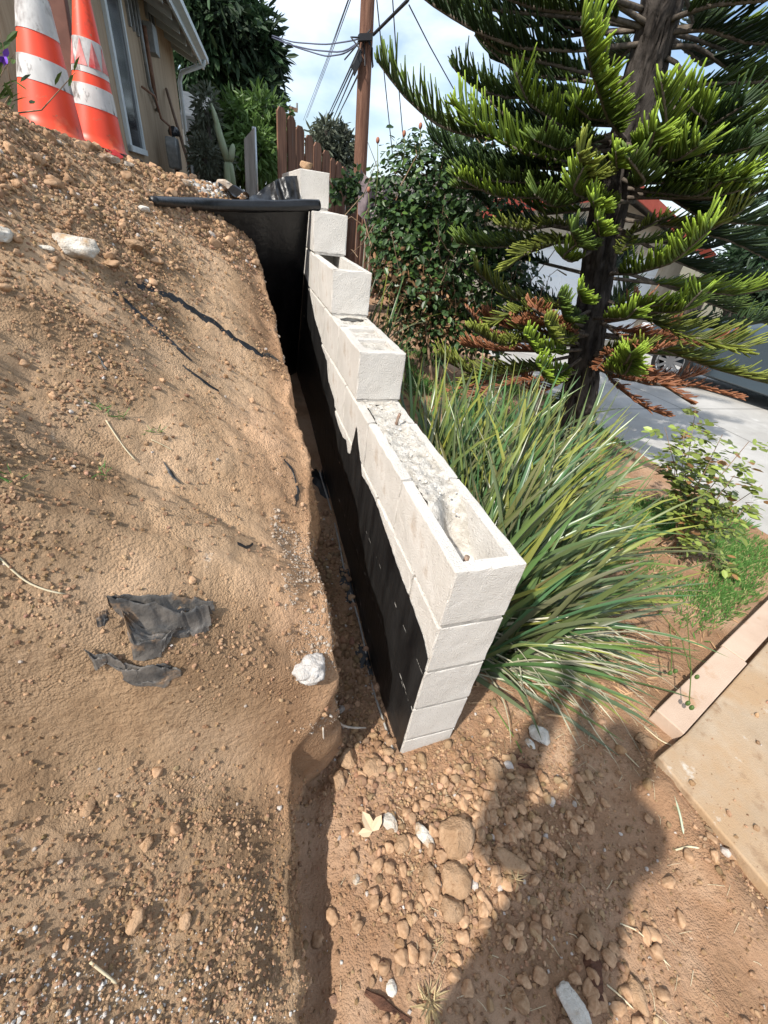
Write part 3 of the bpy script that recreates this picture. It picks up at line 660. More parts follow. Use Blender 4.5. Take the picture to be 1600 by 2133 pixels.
def blob(u, v, rx, ry, label, seed, mat_=None):
    p = on_terr(u, v); q_ = project(p)[0, 2]; V = [(p[0], p[1], float(terr(p[0], p[1]))+.010)]; n_ = 40
    for ring in (.5, 1.0):
        for j in range(n_):
            a = 2*math.pi*j/n_; k_ = ring*(1+.45*float(vnoise(math.cos(a)*2.2+seed, math.sin(a)*2.2, seed=seed)))
            x = p[0]+rx*k_*math.cos(a); y = p[1]+ry*k_*math.sin(a); x = min(x, -.006); V.append((x, y, float(terr(x, y))+(.007 if ring < 1 else .001)))
    F = [(0, 1+j, 1+(j+1) % n_) for j in range(n_)]+[(1+j, 1+n_+j, 1+n_+(j+1) % n_) for j in range(n_)]+[(1+j, 1+n_+(j+1) % n_, 1+(j+1) % n_) for j in range(n_)]
    tag(np_mesh('tar_splash', V, F, mat_ or M['tar']), label, 'tar splash')
blob(728, 1215, .055, .10, 'glossy black tar splash on the trench floor, farther of two', 3)
blob(764, 1372, .035, .06, 'small black tar splash on the trench floor, nearer of two', 5)
blob(672, 1005, .05, .12, 'black tar splash deep in the trench', 7)

# torn grey plastic rag on the bank
M['rag'] = mat('dusty_plastic', (.050, .050, .050), (.17, .15, .13), scale=16, rough=.55, bump=.004, bscale=50, spots=[((.30, .19, .11), 11, .56, .66)], spec=.35)
rag = empty('plastic_rag', on_terr(330, 1340), 'torn dusty grey plastic rag crumpled on the earth bank', 'plastic rag')
def patch(name, top, bot, hgt, seed, nu=70, nv=34):
    a = np.array(top, float); b = np.array(bot, float); tu = np.linspace(0, 1, nu); tv = np.linspace(0, 1, nv)
    ip = lambda arr: np.stack([np.interp(tu, np.linspace(0, 1, len(arr)), arr[:, 0]), np.interp(tu, np.linspace(0, 1, len(arr)), arr[:, 1])], 1)
    ta, tb = ip(a), ip(b); uu = []; ii, jj = np.meshgrid(np.arange(nu), np.arange(nv)); jit = 5*fbm(ii*.09, jj*.12, seed=seed, octv=2)+1.5*vnoise(ii*.5, jj*.5, seed=seed+2)
    for j, t_ in enumerate(tv):
        for i in range(nu):
            u, v = ta[i]*(1-t_)+tb[i]*t_; uu.append((u+jit[j, i], v+jit[j, i]*.7))
    uu = np.array(uu); V = on_terr_many(uu[:, 0], uu[:, 1], .8, 3.).reshape(nv, nu, 3); V[..., 2] = bank_z(V[..., 0], V[..., 1], False)+.012
    I, J = np.meshgrid(tu, tv)
    edge = np.sin(np.pi*np.clip(J, 0, 1))**.6
    rid = .45+.35*np.sin(J*11+I*2.2+3*fbm(I*2, J*2, seed=seed, octv=2))+.5*fbm(I*2.5, J*3, seed=seed+4, octv=2)
    V[..., 2] += .004+hgt*edge*np.clip(rid, 0, 1)+.006*fbm(I*9, J*9, seed=seed+1, octv=2)*edge
    return np_mesh(name, V.reshape(-1, 3), grid_faces(nv, nu), M['rag'], rag)
patch('rag_piece', [(238, 1288), (290, 1262), (360, 1248), (446, 1254)], [(250, 1296), (330, 1330), (385, 1330), (440, 1318)], .055, 4)
patch('rag_piece', [(262, 1296), (300, 1320), (355, 1318), (400, 1312)], [(270, 1310), (283, 1385), (335, 1372), (352, 1345)], .040, 6)
patch('rag_piece', [(262, 1392), (300, 1400), (345, 1388), (382, 1404)], [(262, 1430), (290, 1436), (340, 1434), (378, 1410)], .030, 8, 50, 22)
patch('rag_piece', [(185, 1376), (215, 1392), (240, 1376), (268, 1398)], [(195, 1386), (210, 1420), (232, 1402), (262, 1410)], .022, 10, 36, 16)
patch('rag_piece', [(208, 1292), (216, 1286), (228, 1284), (236, 1300)], [(210, 1322), (218, 1320), (224, 1316), (232, 1304)], .020, 12, 20, 14)

# ================================================================== SLAB, EDGING, DRIVEWAY
ea = np.array([.956, .292, 0]); en = np.array([-.292, .956, 0])
M['slab'] = mat('walk_concrete', (.35, .26, .175), (.46, .36, .26), scale=5, rough=.9, bump=.003, bscale=160, spots=[((.40, .27, .16), 2.4, .42, .58), ((.55, .50, .43), 11, .62, .72), ((.29, .19, .115), 8, .58, .68)], spec=.2)
M['edging'] = mat('edging_concrete', (.46, .335, .25), (.54, .405, .31), scale=5, rough=.9, bump=.002, bscale=200, spots=[((.42, .26, .16), 6, .60, .70)], spec=.2)
M['drive'] = mat('driveway_concrete', (.36, .345, .32), (.47, .455, .43), scale=1.6, rough=.9, bump=.003, bscale=120, spots=[((.27, .26, .25), .9, .58, .75), ((.56, .55, .52), 3, .62, .72)], spec=.2)
P0 = np.array([1.035, -.118, -.815])
def strip_poly(s0, s1, w0, w1, z1, th): return [P0+ea*s0+en*w0, P0+ea*s1+en*w0, P0+ea*s1+en*w1, P0+ea*s0+en*w1], np.array([0, 0, -th])
mb = MB()
pl = [np.array(p) for p in [(.895, -.262, -.819), (.905, -.40, -.819), (.94, -.70, -.819), (1.02, -1.3, -.819), (1.2, -2.4, -.819), (3.4, -2.0, -.819)]]
pl += [P0+ea*2.2+en*(-.1125), P0+ea*.02+en*(-.1125)]
for p in pl: p[2] = -.819
mb.prism(pl, (0, 0, -.14)); slab = mb.build('concrete_walk', M['slab'], None, bevel=.006); tag(slab, kind='structure')
ed = empty('edging_strip', P0, 'pinkish flat edging strip along the dirty concrete walk', 'edging')
for (s0, s1, w0, w1) in ((0, .63, -.108, 0), (.636, 1.30, -.098, .004), (1.306, 2.1, -.106, 0)):
    mb = MB(); pp, ex = strip_poly(s0, s1, w0, w1, 0, .13); mb.prism(pp, ex); mb.build('edging_piece', M['edging'], ed, bevel=.004)
def drive_z(x, y): return -.955-.5*sstep(3.6, 9.0, np.asarray(y, float)+.15*(np.asarray(x, float)-3))
lo_x = 3.13
xs = np.linspace(0, 1, 2); drv = None
def drive_panel(x0, x1, y0, y1):
    n_ = max(2, int((y1-y0)/.4)); yy = np.linspace(y0+.006, y1-.006, n_); X, Y = np.meshgrid([x0+.006, x1-.006], yy)
    V = np.stack([X, Y, drive_z(X, Y)], -1).reshape(-1, 3); np_mesh('driveway_panel', V, grid_faces(n_, 2), M['drive'], drv, smooth=False)
xx = np.linspace(3.1, 16, 12); yv = np.linspace(-5, 16, 40); X, Y = np.meshgrid(xx, yv)
drv = np_mesh('driveway', np.stack([X, Y, drive_z(X, Y)-.009], -1).reshape(-1, 3), grid_faces(40, 12), mat('joint_grime', (.10, .095, .085), (.16, .15, .13), scale=5)); tag(drv, kind='structure')
for x0, x1 in ((3.12, 5.0), (5.0, 7.4), (7.4, 10)):
    for y0 in np.arange(-4, 8, 2.4): drive_panel(x0, x1, y0, min(y0+2.4, 8.4))
big = MB(); big.box((-500, -500, -2.2), (500, 500, -1.75)); tag(big.build('terrain', mat('far_ground', (.12, .11, .07), (.20, .17, .11), scale=.2)), kind='structure')

# ================================================================== LEAF TOOLS
LT = np.array([(0, 0, 0), (.28, .27, .05), (.68, .24, .04), (1, 0, -.03), (.68, -.24, .04), (.28, -.27, .05)])
LN = np.array([(0, 0, 0), (.3, .12, .02), (.7, .11, .01), (1, 0, -.05), (.7, -.11, .01), (.3, -.12, .02)])
LF = np.array([[0, 3, 2, 1], [0, 5, 4, 3]])
def leaf_mesh(name, P, D, N, size, mat_, parent, tint, tmpl=LT):
    P, D, N = np.asarray(P), np.asarray(D), np.asarray(N)
    D = D/(np.linalg.norm(D, axis=1)[:, None]+1e-9); B = np.cross(N, D); B /= np.linalg.norm(B, axis=1)[:, None]+1e-9; N = np.cross(D, B)
    n_ = len(P); s = np.broadcast_to(np.asarray(size, float), (n_,))[:, None, None]
    V = P[:, None, :]+s*(tmpl[None, :, 0:1]*D[:, None, :]+tmpl[None, :, 1:2]*B[:, None, :]+tmpl[None, :, 2:3]*N[:, None, :])
    F = (LF[None]+(np.arange(n_)*6)[:, None, None]).reshape(-1, 4)
    return np_mesh(name, V.reshape(-1, 3), F, mat_, parent, smooth=False, tint=np.repeat(np.asarray(tint), 6, 0))
def leaf_mat(name, c, rough=.45, trans=.25):
    Mx = mat(name, c, rough=rough, tint=True, spec=.4); b = Mx.node_tree.nodes['Principled BSDF']
    N_ = Mx.node_tree.nodes; K = Mx.node_tree.links.new
    tr = N_.new('ShaderNodeBsdfTranslucent'); ms = N_.new('ShaderNodeMixShader'); ms.inputs['Fac'].default_value = trans
    src = b.inputs['Base Color'].links[0].from_socket; K(src, tr.inputs['Color']); K(b.outputs['BSDF'], ms.inputs[1]); K(tr.outputs['BSDF'], ms.inputs[2])
    K(ms.outputs['Shader'], N_['Material Output'].inputs['Surface']); return Mx
M['leaf_rose'] = leaf_mat('rose_leaf', (.055, .105, .035), .38)
M['leaf_young'] = leaf_mat('young_leaf', (.27, .34, .075), .4)
M['leaf_far'] = leaf_mat('far_leaf', (.032, .068, .026), .6)
M['leaf_bush'] = leaf_mat('bush_leaf', (.085, .15, .035), .5)
M['leaf_olive'] = leaf_mat('grey_leaf', (.20, .23, .155), .6)
M['leaf_dry'] = leaf_mat('dry_leaf', (.30, .17, .085), .7, .15)
M['strap'] = leaf_mat('strap_leaf', (.105, .155, .062), .30, .2)
M['grass'] = leaf_mat('lawn_blade', (.115, .25, .06), .5, .3)
M['twig'] = mat('twig', (.16, .10, .06), (.30, .21, .14), scale=20, rough=.9)
M['bark'] = mat('bark', (.026, .022, .020), (.09, .077, .068), scale=14, rough=.95, bump=.02, bscale=30, stretch=(1, 1, .35), spec=.1)
def rnd_dirs(n, r): d = r.normal(size=(n, 3)); return d/np.linalg.norm(d, axis=1)[:, None]
def lump_points(centers, radii, n, r, shell=.55):
    """points through the volume of overlapping lumps, denser towards the outside"""
    w = np.array([a[0]*a[1]*a[2] for a in radii]); w = w**.67; k_ = r.choice(len(centers), n, p=w/w.sum())
    d = rnd_dirs(n, r); f = (shell+(1-shell)*r.random(n))
    f *= 1+.25*fbm(d[:, 0]*2.2+k_*3, d[:, 1]*2.2, d[:, 2]*2.2, seed=3, octv=2)
    return np.array(centers)[k_]+d*np.array(radii)[k_]*f[:, None], d

# ================================================================== STRAP-LEAVED PLANT
r = np.random.default_rng(21)
def blade(p0, az, el, L, w, droop, r, nseg=8, curl=0.):
    d = np.array([math.cos(az)*math.cos(el), math.sin(az)*math.cos(el), math.sin(el)]); p = np.array(p0, float); ds = L/nseg; V = []
    side = np.array([-math.sin(az), math.cos(az), 0.]); tw = r.uniform(-.9, .9)
    for i in range(nseg+1):
        t_ = i/nseg; ww = w*(1-.15*t_)*math.sqrt(max(1e-3, 1-t_**3.2)); up = np.cross(d, side); sd = side*math.cos(tw)+up*math.sin(tw); nn_ = np.cross(sd, d)
        q_ = p.copy()
        if q_[1] > -.01 and q_[0] < BW+.012: q_[0] = BW+.012+.004*i
        gz = float(ground_z(q_[0], q_[1], False))+.012
        if q_[2] < gz: q_[2] = gz
        V += [q_-sd*ww, q_+nn_*ww*.35, q_+sd*ww]
        d = d+np.array([0, 0, -droop*ds*(.4+2.2*t_)])+side*curl*ds; d /= np.linalg.norm(d); p = p+d*ds; tw += .05
    return np.array(V)
def strap_plant(name, loc, label, group, n_ind, n_stuff, spread, Lr, r, az_w=None, n_dry=0, el_r=(.25, 1.45), w=.0075):
    root = empty(name, loc, label, 'plant', group); SV = []; SF = []; ST = []; off = 0
    gf = grid_faces(9, 3)
    for i in range(n_ind+n_stuff+n_dry):
        dry = i >= n_ind+n_stuff
        az = r.uniform(0, 2*math.pi) if az_w is None else az_w(r); rad_ = spread*math.sqrt(r.random()); a2 = r.uniform(0, 6.28)
        p0 = np.array(loc)+np.array([rad_*math.cos(a2), rad_*math.sin(a2), 0]); p0[0] = max(p0[0], BW+.03) if p0[1] > 0 else p0[0]
        p0[2] = float(ground_z(p0[0], p0[1], False))
        Lk = 1-.45*sstep(.1, -1.2, math.atan2(math.sin(az), math.cos(az))); el = r.uniform(*el_r) if not dry else r.uniform(.05, .9); Lb = r.uniform(*Lr)*(1 if not dry else .8)*float(Lk)
        V = blade(p0, az, el, Lb, w*r.uniform(.7, 1.3)*(.45 if dry else 1), r.uniform(.15, .95) if not dry else r.uniform(.5, 2.2), r, curl=r.normal(0, .25) if not dry else r.normal(0, 1.3))
        t_ = np.repeat(np.linspace(0, 1, 9), 3)
        if dry: base = np.array([5.0, 3.2, 5.6])*r.uniform(.5, 1.1); T = np.repeat(base[None], 27, 0)
        else:
            base = np.array([r.uniform(.7, 1.35), r.uniform(.75, 1.2), r.uniform(.7, 1.3)]); yel = r.random() < .13
            tip = np.array([2.9, 2.0, .9]) if (yel or r.random() < .2) else base*1.15
            T = base[None]+(tip-base)[None]*(t_[:, None]**(1.2 if yel else 5))
        if i < n_ind: np_mesh('leaf', V, gf, M['strap'], root, tint=T)
        else: SV.append(V); SF.append(gf+off); ST.append(T); off += 27
    if SV: o = np_mesh('leaf_thatch', np.concatenate(SV), np.concatenate(SF), M['strap'], root, tint=np.concatenate(ST)); o['kind'] = 'stuff'
    return root
def azw(r):
    while True:
        a = r.uniform(-1.5, 2.2)
        if r.random() < .12+.88*math.exp(-((a-.45)/.8)**2): return a
strap_plant('strap_leaf_plant', (.50, .42, -.88), 'large fountain of strap leaves arching out beside the end of the wall', None, 295, 520, .22, (.6, 1.12), r, azw, 760, el_r=(.08, 1.35), w=.0100)
strap_plant('strap_leaf_plant', (.52, .98, -.82), 'upright strap-leaved clump rising close behind the wall, next to the big fountain', None, 240, 160, .26, (.65, 1.08), r, lambda r: r.uniform(-.9, 2.2), 260, el_r=(.75, 1.5), w=.0100)
strap_plant('strap_leaf_plant', (1.02, 1.05, -.84), 'spiky strap-leaved clump standing between the big fountain and the conifer trunk', None, 180, 120, .24, (.65, 1.05), r, lambda r: r.uniform(-.9, 2.0), 160, el_r=(.55, 1.45), w=.0100)
p = at_h(755, 560, 3.6)
strap_plant('strap_leaf_plant', (p[0], p[1], -.45), 'dark grassy clump behind the upper steps of the wall', None, 140, 60, .22, (.55, 1.0), r, None, 30, el_r=(.7, 1.5), w=.006)
# seed stalks with green pods
for k_, (pts, pods) in enumerate([([(1395, 1300), (1400, 1360), (1398, 1400)], [(1396, 1402), (1407, 1398)]), ([(1432, 1290), (1440, 1400), (1436, 1462)], [(1433, 1465), (1441, 1474)]), ([(1420, 1330), (1436, 1390), (1444, 1405)], [(1452, 1410)])]):
    P3 = [on_z(u, v, -.70+.0*i) for i, (u, v) in enumerate(pts)]; P3 = [np.array([q_[0], q_[1], -.62-.05*i]) for i, q_ in enumerate([on_z(u, v, -.62-.05*i) for i, (u, v) in enumerate(pts)])]
    st = empty('seed_stalk', P3[0], ['arching seed stalk with a pair of green pods over the soil', 'longest drooping seed stalk with two pods over the edging strip', 'short seed stalk with a single green pod'][k_], 'seed stalk')
    base = np.array([.9, .40, -.60]); mb = MB(); mb.tube([np.array([.62, .36, -.86]), np.array([.8, .38, -.35]), base+np.array([.2, .0, .12])]+P3, .0022, 5); mb.build('stalk', mat('stalk', (.09, .12, .03)), st, smooth=True)
    for (u, v) in pods:
        c_ = on_z(u, v, P3[-1][2]-.006); V, F = ico(2); V = V*np.array([.008, .008, .013]); np_mesh('pod', V+c_, F, mat('pod', (.07, .12, .03), rough=.5), st)

# lawn patch and shaded grass
def lawn(name, label, n_, xr_, yr_, maskf, hgt, seed):
    r = np.random.default_rng(seed); X = r.uniform(*xr_, n_); Y = r.uniform(*yr_, n_); ok = maskf(X, Y, r); X, Y = X[ok], Y[ok]; n_ = len(X)
    Z = ground_z(X, Y); az = r.uniform(0, 6.28, n_); ln = r.uniform(.4, 1, n_)*hgt; lean = r.uniform(.1, .9, n_)
    D = np.stack([np.cos(az)*lean, np.sin(az)*lean, np.ones(n_)], 1); N_ = np.stack([np.cos(az+1.5), np.sin(az+1.5), .2*np.ones(n_)], 1)
    t = r.uniform(.7, 1.3, (n_, 1))*np.array([1, 1, 1]); dry = r.random(n_) < .12; t[dry] = np.array([3.5, 1.8, 3.0])
    tm = LN*np.array([1, .55, 1]); o = leaf_mesh(name, np.stack([X, Y, Z], 1), D, N_, ln, M['grass'], None, t, tm); tag(o, label, 'grass', kind='stuff')
lawn('lawn_grass', 'short bright green grass patch between the strap leaves and the edging', 26000, (1.45, 3.1), (.05, 1.3), lambda x, y, r: (r.random(len(x)) < np.clip(sstep(1.6, 2.1, x)+.15, 0, 1)*sstep(.02, .12, (y+.118)*.956-(x-1.035)*.292)*np.clip(.35+1.6*fbm(x*3, y*3, seed=4), .03, 1)), .055, 3)
lawn('lawn_grass', 'thin green grass in the shade under the rose bush', 26000, (.9, 3.1), (.9, 4.5), lambda x, y, r: r.random(len(x)) < np.clip(.25+1.8*fbm(x*2, y*2, seed=14), 0, 1), .09, 4)

# ================================================================== ROSE SHRUB AND ROSE BUSH
def stem_leaves(P, r, size, step, droop=.3, comp=5):
    """leaves along a stem polyline"""
    LP, LD, LNn = [], [], []; P = np.array(P); seg = np.diff(P, axis=0); L_ = np.linalg.norm(seg, axis=1); tot = L_.sum(); s = step
    while s < tot:
        i = int(np.searchsorted(np.cumsum(L_), s)); i = min(i, len(seg)-1); p = P[i]+seg[i]*((s-(np.cumsum(L_)[i]-L_[i]))/L_[i])
        az = r.uniform(0, 6.28); d = np.array([math.cos(az), math.sin(az), r.uniform(-droop, .35)]); d /= np.linalg.norm(d); side = np.cross(d, (0, 0, 1.))
        for k_ in range(comp):
            f = (k_//2+1)*size*.75 if k_ < comp-1 else size*((comp-1)//2+.9)*.75; q_ = p+d*f
            if k_ < comp-1: dd = d*.5+side*(1 if k_ % 2 else -1)
            else: dd = d
            LP.append(q_); LD.append(dd+r.normal(0, .15, 3)); LNn.append(np.array([0, 0, 1])+r.normal(0, .35, 3))
        s += step*r.uniform(.6, 1.4)
    return LP, LD, LNn
r = np.random.default_rng(31)
sb = on_z(1395, 1150, -.9); shrub = empty('rose_shrub', sb, 'small loose shrub with yellow-green leaves in front of the driveway', 'shrub')
tips = [(1450, 850), (1425, 900), (1560, 920), (1588, 1010), (1505, 905), (1480, 960), (1530, 990), (1550, 1060), (1500, 1080), (1440, 1010), (1480, 1130), (1520, 1180), (1405, 960), (1385, 890), (1440, 1180), (1500, 1030)]
stm = MB(); A1, A2, A3 = [], [], []
for i, (u, v) in enumerate(tips):
    e = at_h(u, v, math.hypot(sb[0]-CAM[0], sb[1]-CAM[1])*r.uniform(.88, 1.08)); md = sb*.5+e*.5+np.array([0, 0, .10])+r.normal(0, .04, 3); Pl = [sb+r.normal(0, .03, 3)*np.array([1, 1, 0]), sb*.75+e*.25+np.array([0, 0, .1]), md, e]
    stm.tube(Pl, [.005, .004, .003, .0015], 5); a, b, c = stem_leaves(Pl[1:], r, .040, .024); A1 += a; A2 += b; A3 += c
stm.build('stem', M['twig'], shrub, smooth=True)
t = r.uniform(.6, 1.25, (len(A1), 1))*np.array([1, 1, 1]); redd = r.random(len(A1)) < .12; t[redd] = np.array([1.3, .55, 1.0]); dk = r.random(len(A1)) < .3; t[dk] *= .5
leaf_mesh('leaves', A1, A2, A3, r.uniform(.034, .060, len(A1)), M['leaf_young'], shrub, t)

rose = empty('rose_bush', (1.6, 3.6, -.5), 'tall tangled dark green rose bush between the block wall and the big conifer', 'bush')
hd0 = 4.3
lumps = [((900, 400), .50, .46), ((960, 330), .40, .36), ((845, 400), .36, .40), ((860, 500), .42, .40), ((930, 520), .50, .42), ((1010, 450), .42, .42), ((800, 470), .24, .30), ((900, 600), .46, .30), ((990, 600), .42, .34), ((820, 560), .26, .26), ((930, 690), .42, .30), ((1010, 680), .40, .32), ((1060, 620), .36, .36), ((870, 660), .36, .28), ((1050, 540), .36, .34)]
cen = [at_h(u, v, hd0+dh) for ((u, v), _, _), dh in zip(lumps, r.uniform(-.15, .35, len(lumps)))]; radl = [(a, a, b) for (_, a, b) in lumps]
P, d = lump_points(cen, radl, 8200, r, .5); N_ = np.array([0, 0, 1])+.9*d+r.normal(0, .5, P.shape); D = np.cross(N_, r.normal(size=P.shape))+np.array([0, 0, -.25])
t = r.uniform(.55, 1.25, (len(P), 1))*np.array([1, 1, 1]); lt = r.random(len(P)) < .18; t[lt] *= np.array([1.7, 1.6, 1.0]); 
leaf_mesh('leaves', P, D, N_, r.uniform(.045, .085, len(P)), M['leaf_rose'], rose, t)
P, d = lump_points([at_h(870, 600, 4.2), at_h(820, 580, 4.1), at_h(930, 640, 4.4), at_h(880, 670, 4.3)], [(.42, .42, .26), (.28, .28, .26), (.45, .45, .25), (.5, .5, .2)], 1500, r, .3)
leaf_mesh('dry_leaves', P, rnd_dirs(len(P), r), rnd_dirs(len(P), r), r.uniform(.03, .06, len(P)), M['leaf_dry'], rose, r.uniform(.3, 1.2, (len(P), 1))*np.array([1, 1, 1]))
tw = MB(); 
for i in range(150):
    c_ = cen[int(r.integers(0, len(cen)))]; a = c_+r.normal(0, .22, 3); a[2] -= .25; b = a+r.normal(0, .16, 3)+np.array([0, 0, r.uniform(.1, .45)]); tw.tube([a, (a+b)/2+r.normal(0, .04, 3), b], [.005, .004, .002], 4, cap=False)
for i in range(9):
    a = np.array([1.55+r.normal(0, .3), 3.5+r.normal(0, .3), -.6]); b = cen[i % len(cen)]; tw.tube([a, a*.5+b*.5+r.normal(0, .08, 3), b], [.016, .012, .006], 6, cap=False)
tw.build('stems', M['twig'], rose, smooth=True)
for k_, (u0, v0, u1, v1) in enumerate([(782, 430, 787, 292), (838, 350, 842, 278), (872, 330, 876, 262), (765, 470, 768, 395)]):
    a, b = at_h(u0, v0, 4.0), at_h(u1, v1, 4.0); mb = MB(); mb.tube([a, (a+b)/2+np.array([.01, 0, 0]), b], [.005, .004, .003], 5); sh = mb.build('shoot', mat('shoot', (.13, .15, .05)), rose, smooth=True)
    V, F = ico(2); np_mesh('rose_hip', V*np.array([.014, .014, .020])+b, F, mat('rose_hip', (.35, .15, .10)), sh)
    if k_ in (1, 2):
        a_, b_, c_ = stem_leaves([a, b], r, .05, .06); leaf_mesh('shoot_leaves', a_, b_, c_, .05, M['leaf_rose'], sh, np.ones((len(a_), 3))*.7)

# ================================================================== CONIFER
r = np.random.default_rng(41)
TB = np.array([2.43, 2.29, -.72]); hv = np.array([.3645, .9312, 0])
def TP(u, v, off): return on_plane(u, v, TB+hv*off, hv)
tree = empty('conifer_tree', TB, 'big conifer with comb-like fronds and rough dark trunk beside the driveway', 'tree')
tp = [(1188, 905, 84), (1205, 830, 72), (1220, 740, 66), (1236, 620, 62), (1258, 480, 70), (1290, 340, 74), (1325, 235, 74), (1352, 120, 78), (1376, 20, 80), (1398, -80, 84), (1440, -300, 84), (1500, -700, 90)]
tc_ = np.array([TP(u, v, 0) for u, v, w in tp]); tr_ = np.array([w*.5*project(c_)[0, 2]/FPX for (u, v, w), c_ in zip(tp, tc_)])
tr_[-1] *= .8
zz = np.linspace(tc_[0, 2]-.1, tc_[-1, 2], 260); cx = np.interp(zz, tc_[:, 2], tc_[:, 0]); cy_ = np.interp(zz, tc_[:, 2], tc_[:, 1]); rr = np.interp(zz, tc_[:, 2], tr_)
th = np.linspace(0, 2*math.pi, 73)[:-1]; Z, TH = np.meshgrid(zz, th, indexing='ij')
rid = np.abs(fbm(np.cos(TH)*3.2, np.sin(TH)*3.2, Z*2.2, seed=5, octv=4, gain=.6))
RR = rr[:, None]*(1.04-.30*np.exp(-(rid/.09)**2)+.10*fbm(np.cos(TH)*2, np.sin(TH)*2, Z*6, seed=7, octv=3))
V = np.stack([cx[:, None]+RR*np.cos(TH), cy_[:, None]+RR*np.sin(TH), Z], -1); nT = len(th)
F = np.array([(i*nT+j, i*nT+(j+1) % nT, (i+1)*nT+(j+1) % nT, (i+1)*nT+j) for i in range(len(zz)-1) for j in range(nT)])
np_mesh('trunk', V.reshape(-1, 3), F, M['bark'], tree)
M['frond'] = leaf_mat('conifer_needle', (1, 1, 1), .55, .15)
M['branch'] = mat('branch_bark', (.07, .055, .045), (.17, .14, .11), scale=25, rough=.95, bump=.006, bscale=60)
def smooth_path(P, n_):
    P = np.array(P, float); s = np.concatenate([[0], np.cumsum(np.linalg.norm(np.diff(P, axis=0), axis=1))]); t_ = np.linspace(0, s[-1], n_)
    Q = np.stack([np.interp(t_, s, P[:, a]) for a in range(3)], 1)
    for _ in range(max(2, n_//10)): Q[1:-1] = .25*Q[:-2]+.5*Q[1:-1]+.25*Q[2:]
    return Q, s[-1]
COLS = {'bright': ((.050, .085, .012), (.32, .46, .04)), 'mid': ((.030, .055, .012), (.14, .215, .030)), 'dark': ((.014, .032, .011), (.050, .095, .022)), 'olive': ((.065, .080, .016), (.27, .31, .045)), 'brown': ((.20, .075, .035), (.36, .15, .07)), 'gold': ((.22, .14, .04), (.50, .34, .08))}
def frond(P, L, kind, t0=.25, spacing=.019, thick=.0062, upv=None, keep=1.0, droop=0.):
    n_ = 60; Q, tot = smooth_path(P, n_); VV, FF, TT = [], [], []; off = 0
    lo, hi = [np.array(c_) for c_ in COLS[kind]]; br = MB()
    br.tube([Q[i] for i in range(0, n_, 4)]+[Q[-1]], [.012*(1-.75*i/n_)+.003 for i in range(0, n_, 4)]+[.004], 6)
    s = t0*tot; k_ = 0; nr = 6; tt = np.linspace(0, 1, nr)
    ringF = np.array([(i*4+j, i*4+(j+1) % 4, (i+1)*4+(j+1) % 4, (i+1)*4+j) for i in range(nr-1) for j in range(4)]+[(20, 21, 22, 23)])
    while s < tot:
        t_ = s/tot; f = t_*(n_-1); i = min(int(f), n_-2); p = Q[i]+(Q[i+1]-Q[i])*(f-i); T = Q[i+1]-Q[i]; T /= np.linalg.norm(T)+1e-9
        U = np.array([0, 0, 1.]) if upv is None else np.array(upv, float); U = U-T*(U@T); U /= np.linalg.norm(U)+1e-9; Sd = np.cross(T, U)
        prof = min(1, (t_-t0)/.25+.35)*min(1, (1-t_)/.10+.35)
        for sg in (-1, 1):
            if r.random() > keep: continue
            sg2 = sg*r.uniform(.55, 1.0); d0 = T*r.uniform(.45, .75)+Sd*sg2*.75+U*r.uniform(.15, .55)+r.normal(0, .07, 3); d0 /= np.linalg.norm(d0)
            ll = L*prof*r.uniform(.75, 1.1); d1 = d0+U*r.uniform(.2, .8)+T*.35-np.array([0, 0, droop]); d1 /= np.linalg.norm(d1)
            C = p+ll*(tt[:, None]*d0*(1-.5*tt[:, None])+.5*tt[:, None]**2*d1)
            a = np.cross(d0, U); a /= np.linalg.norm(a)+1e-9; b = np.cross(d0, a)
            w = thick*r.uniform(.8, 1.15)*np.array([.85, 1.1, 1.0, 1.05, .95, .45])
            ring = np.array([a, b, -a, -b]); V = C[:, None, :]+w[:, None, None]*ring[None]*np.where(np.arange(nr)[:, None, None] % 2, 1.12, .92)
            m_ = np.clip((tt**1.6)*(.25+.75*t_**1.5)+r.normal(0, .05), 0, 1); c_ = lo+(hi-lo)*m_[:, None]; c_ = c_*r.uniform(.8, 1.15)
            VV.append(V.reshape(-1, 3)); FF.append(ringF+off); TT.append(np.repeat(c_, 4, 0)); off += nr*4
        s += .80*spacing*r.uniform(.7, 1.35); k_ += 1
    return VV, FF, TT, br
allV, allF, allT, offs = {}, {}, {}, {}
wood = MB(); dead = []
def put(P3, L, kind, **kw):
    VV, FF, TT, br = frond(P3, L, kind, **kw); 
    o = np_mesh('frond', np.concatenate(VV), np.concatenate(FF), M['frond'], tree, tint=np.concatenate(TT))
    b = br.build('branch', M['branch'], o, smooth=True)
    if kind == 'brown': o['label'] = 'dead rusty brown frond'
def FR(pts, L, kind, **kw): put([TP(*p) for p in pts], L, kind, **kw)
tow = np.array([-.30, -.75, .75])
FR([(1310, 300, 0), (1268, 250, -.45), (1238, 165, -.75), (1210, 55, -.9)], .21, 'bright', upv=tow, spacing=.014)
FR([(1290, 215, 0), (1150, 262, -.2), (1010, 290, -.35), (915, 265, -.45), (845, 205, -.5), (788, 130, -.5)], .20, 'mid', t0=.3)
FR([(1350, 90, 0), (1200, 105, -.2), (1080, 100, -.3), (985, 62, -.4), (900, 10, -.4), (840, -40, -.4)], .22, 'dark', t0=.3)
FR([(1310, 200, 0), (1180, 190, -.1), (1060, 205, -.15), (990, 185, -.2), (945, 140, -.25)], .18, 'mid', t0=.3)
FR([(1275, 335, 0), (1180, 340, -.3), (1080, 315, -.5), (1000, 270, -.6), (943, 215, -.6)], .19, 'bright', upv=tow)
FR([(1280, 300, 0), (1180, 270, -.3), (1100, 215, -.45), (1075, 150, -.5)], .17, 'bright')
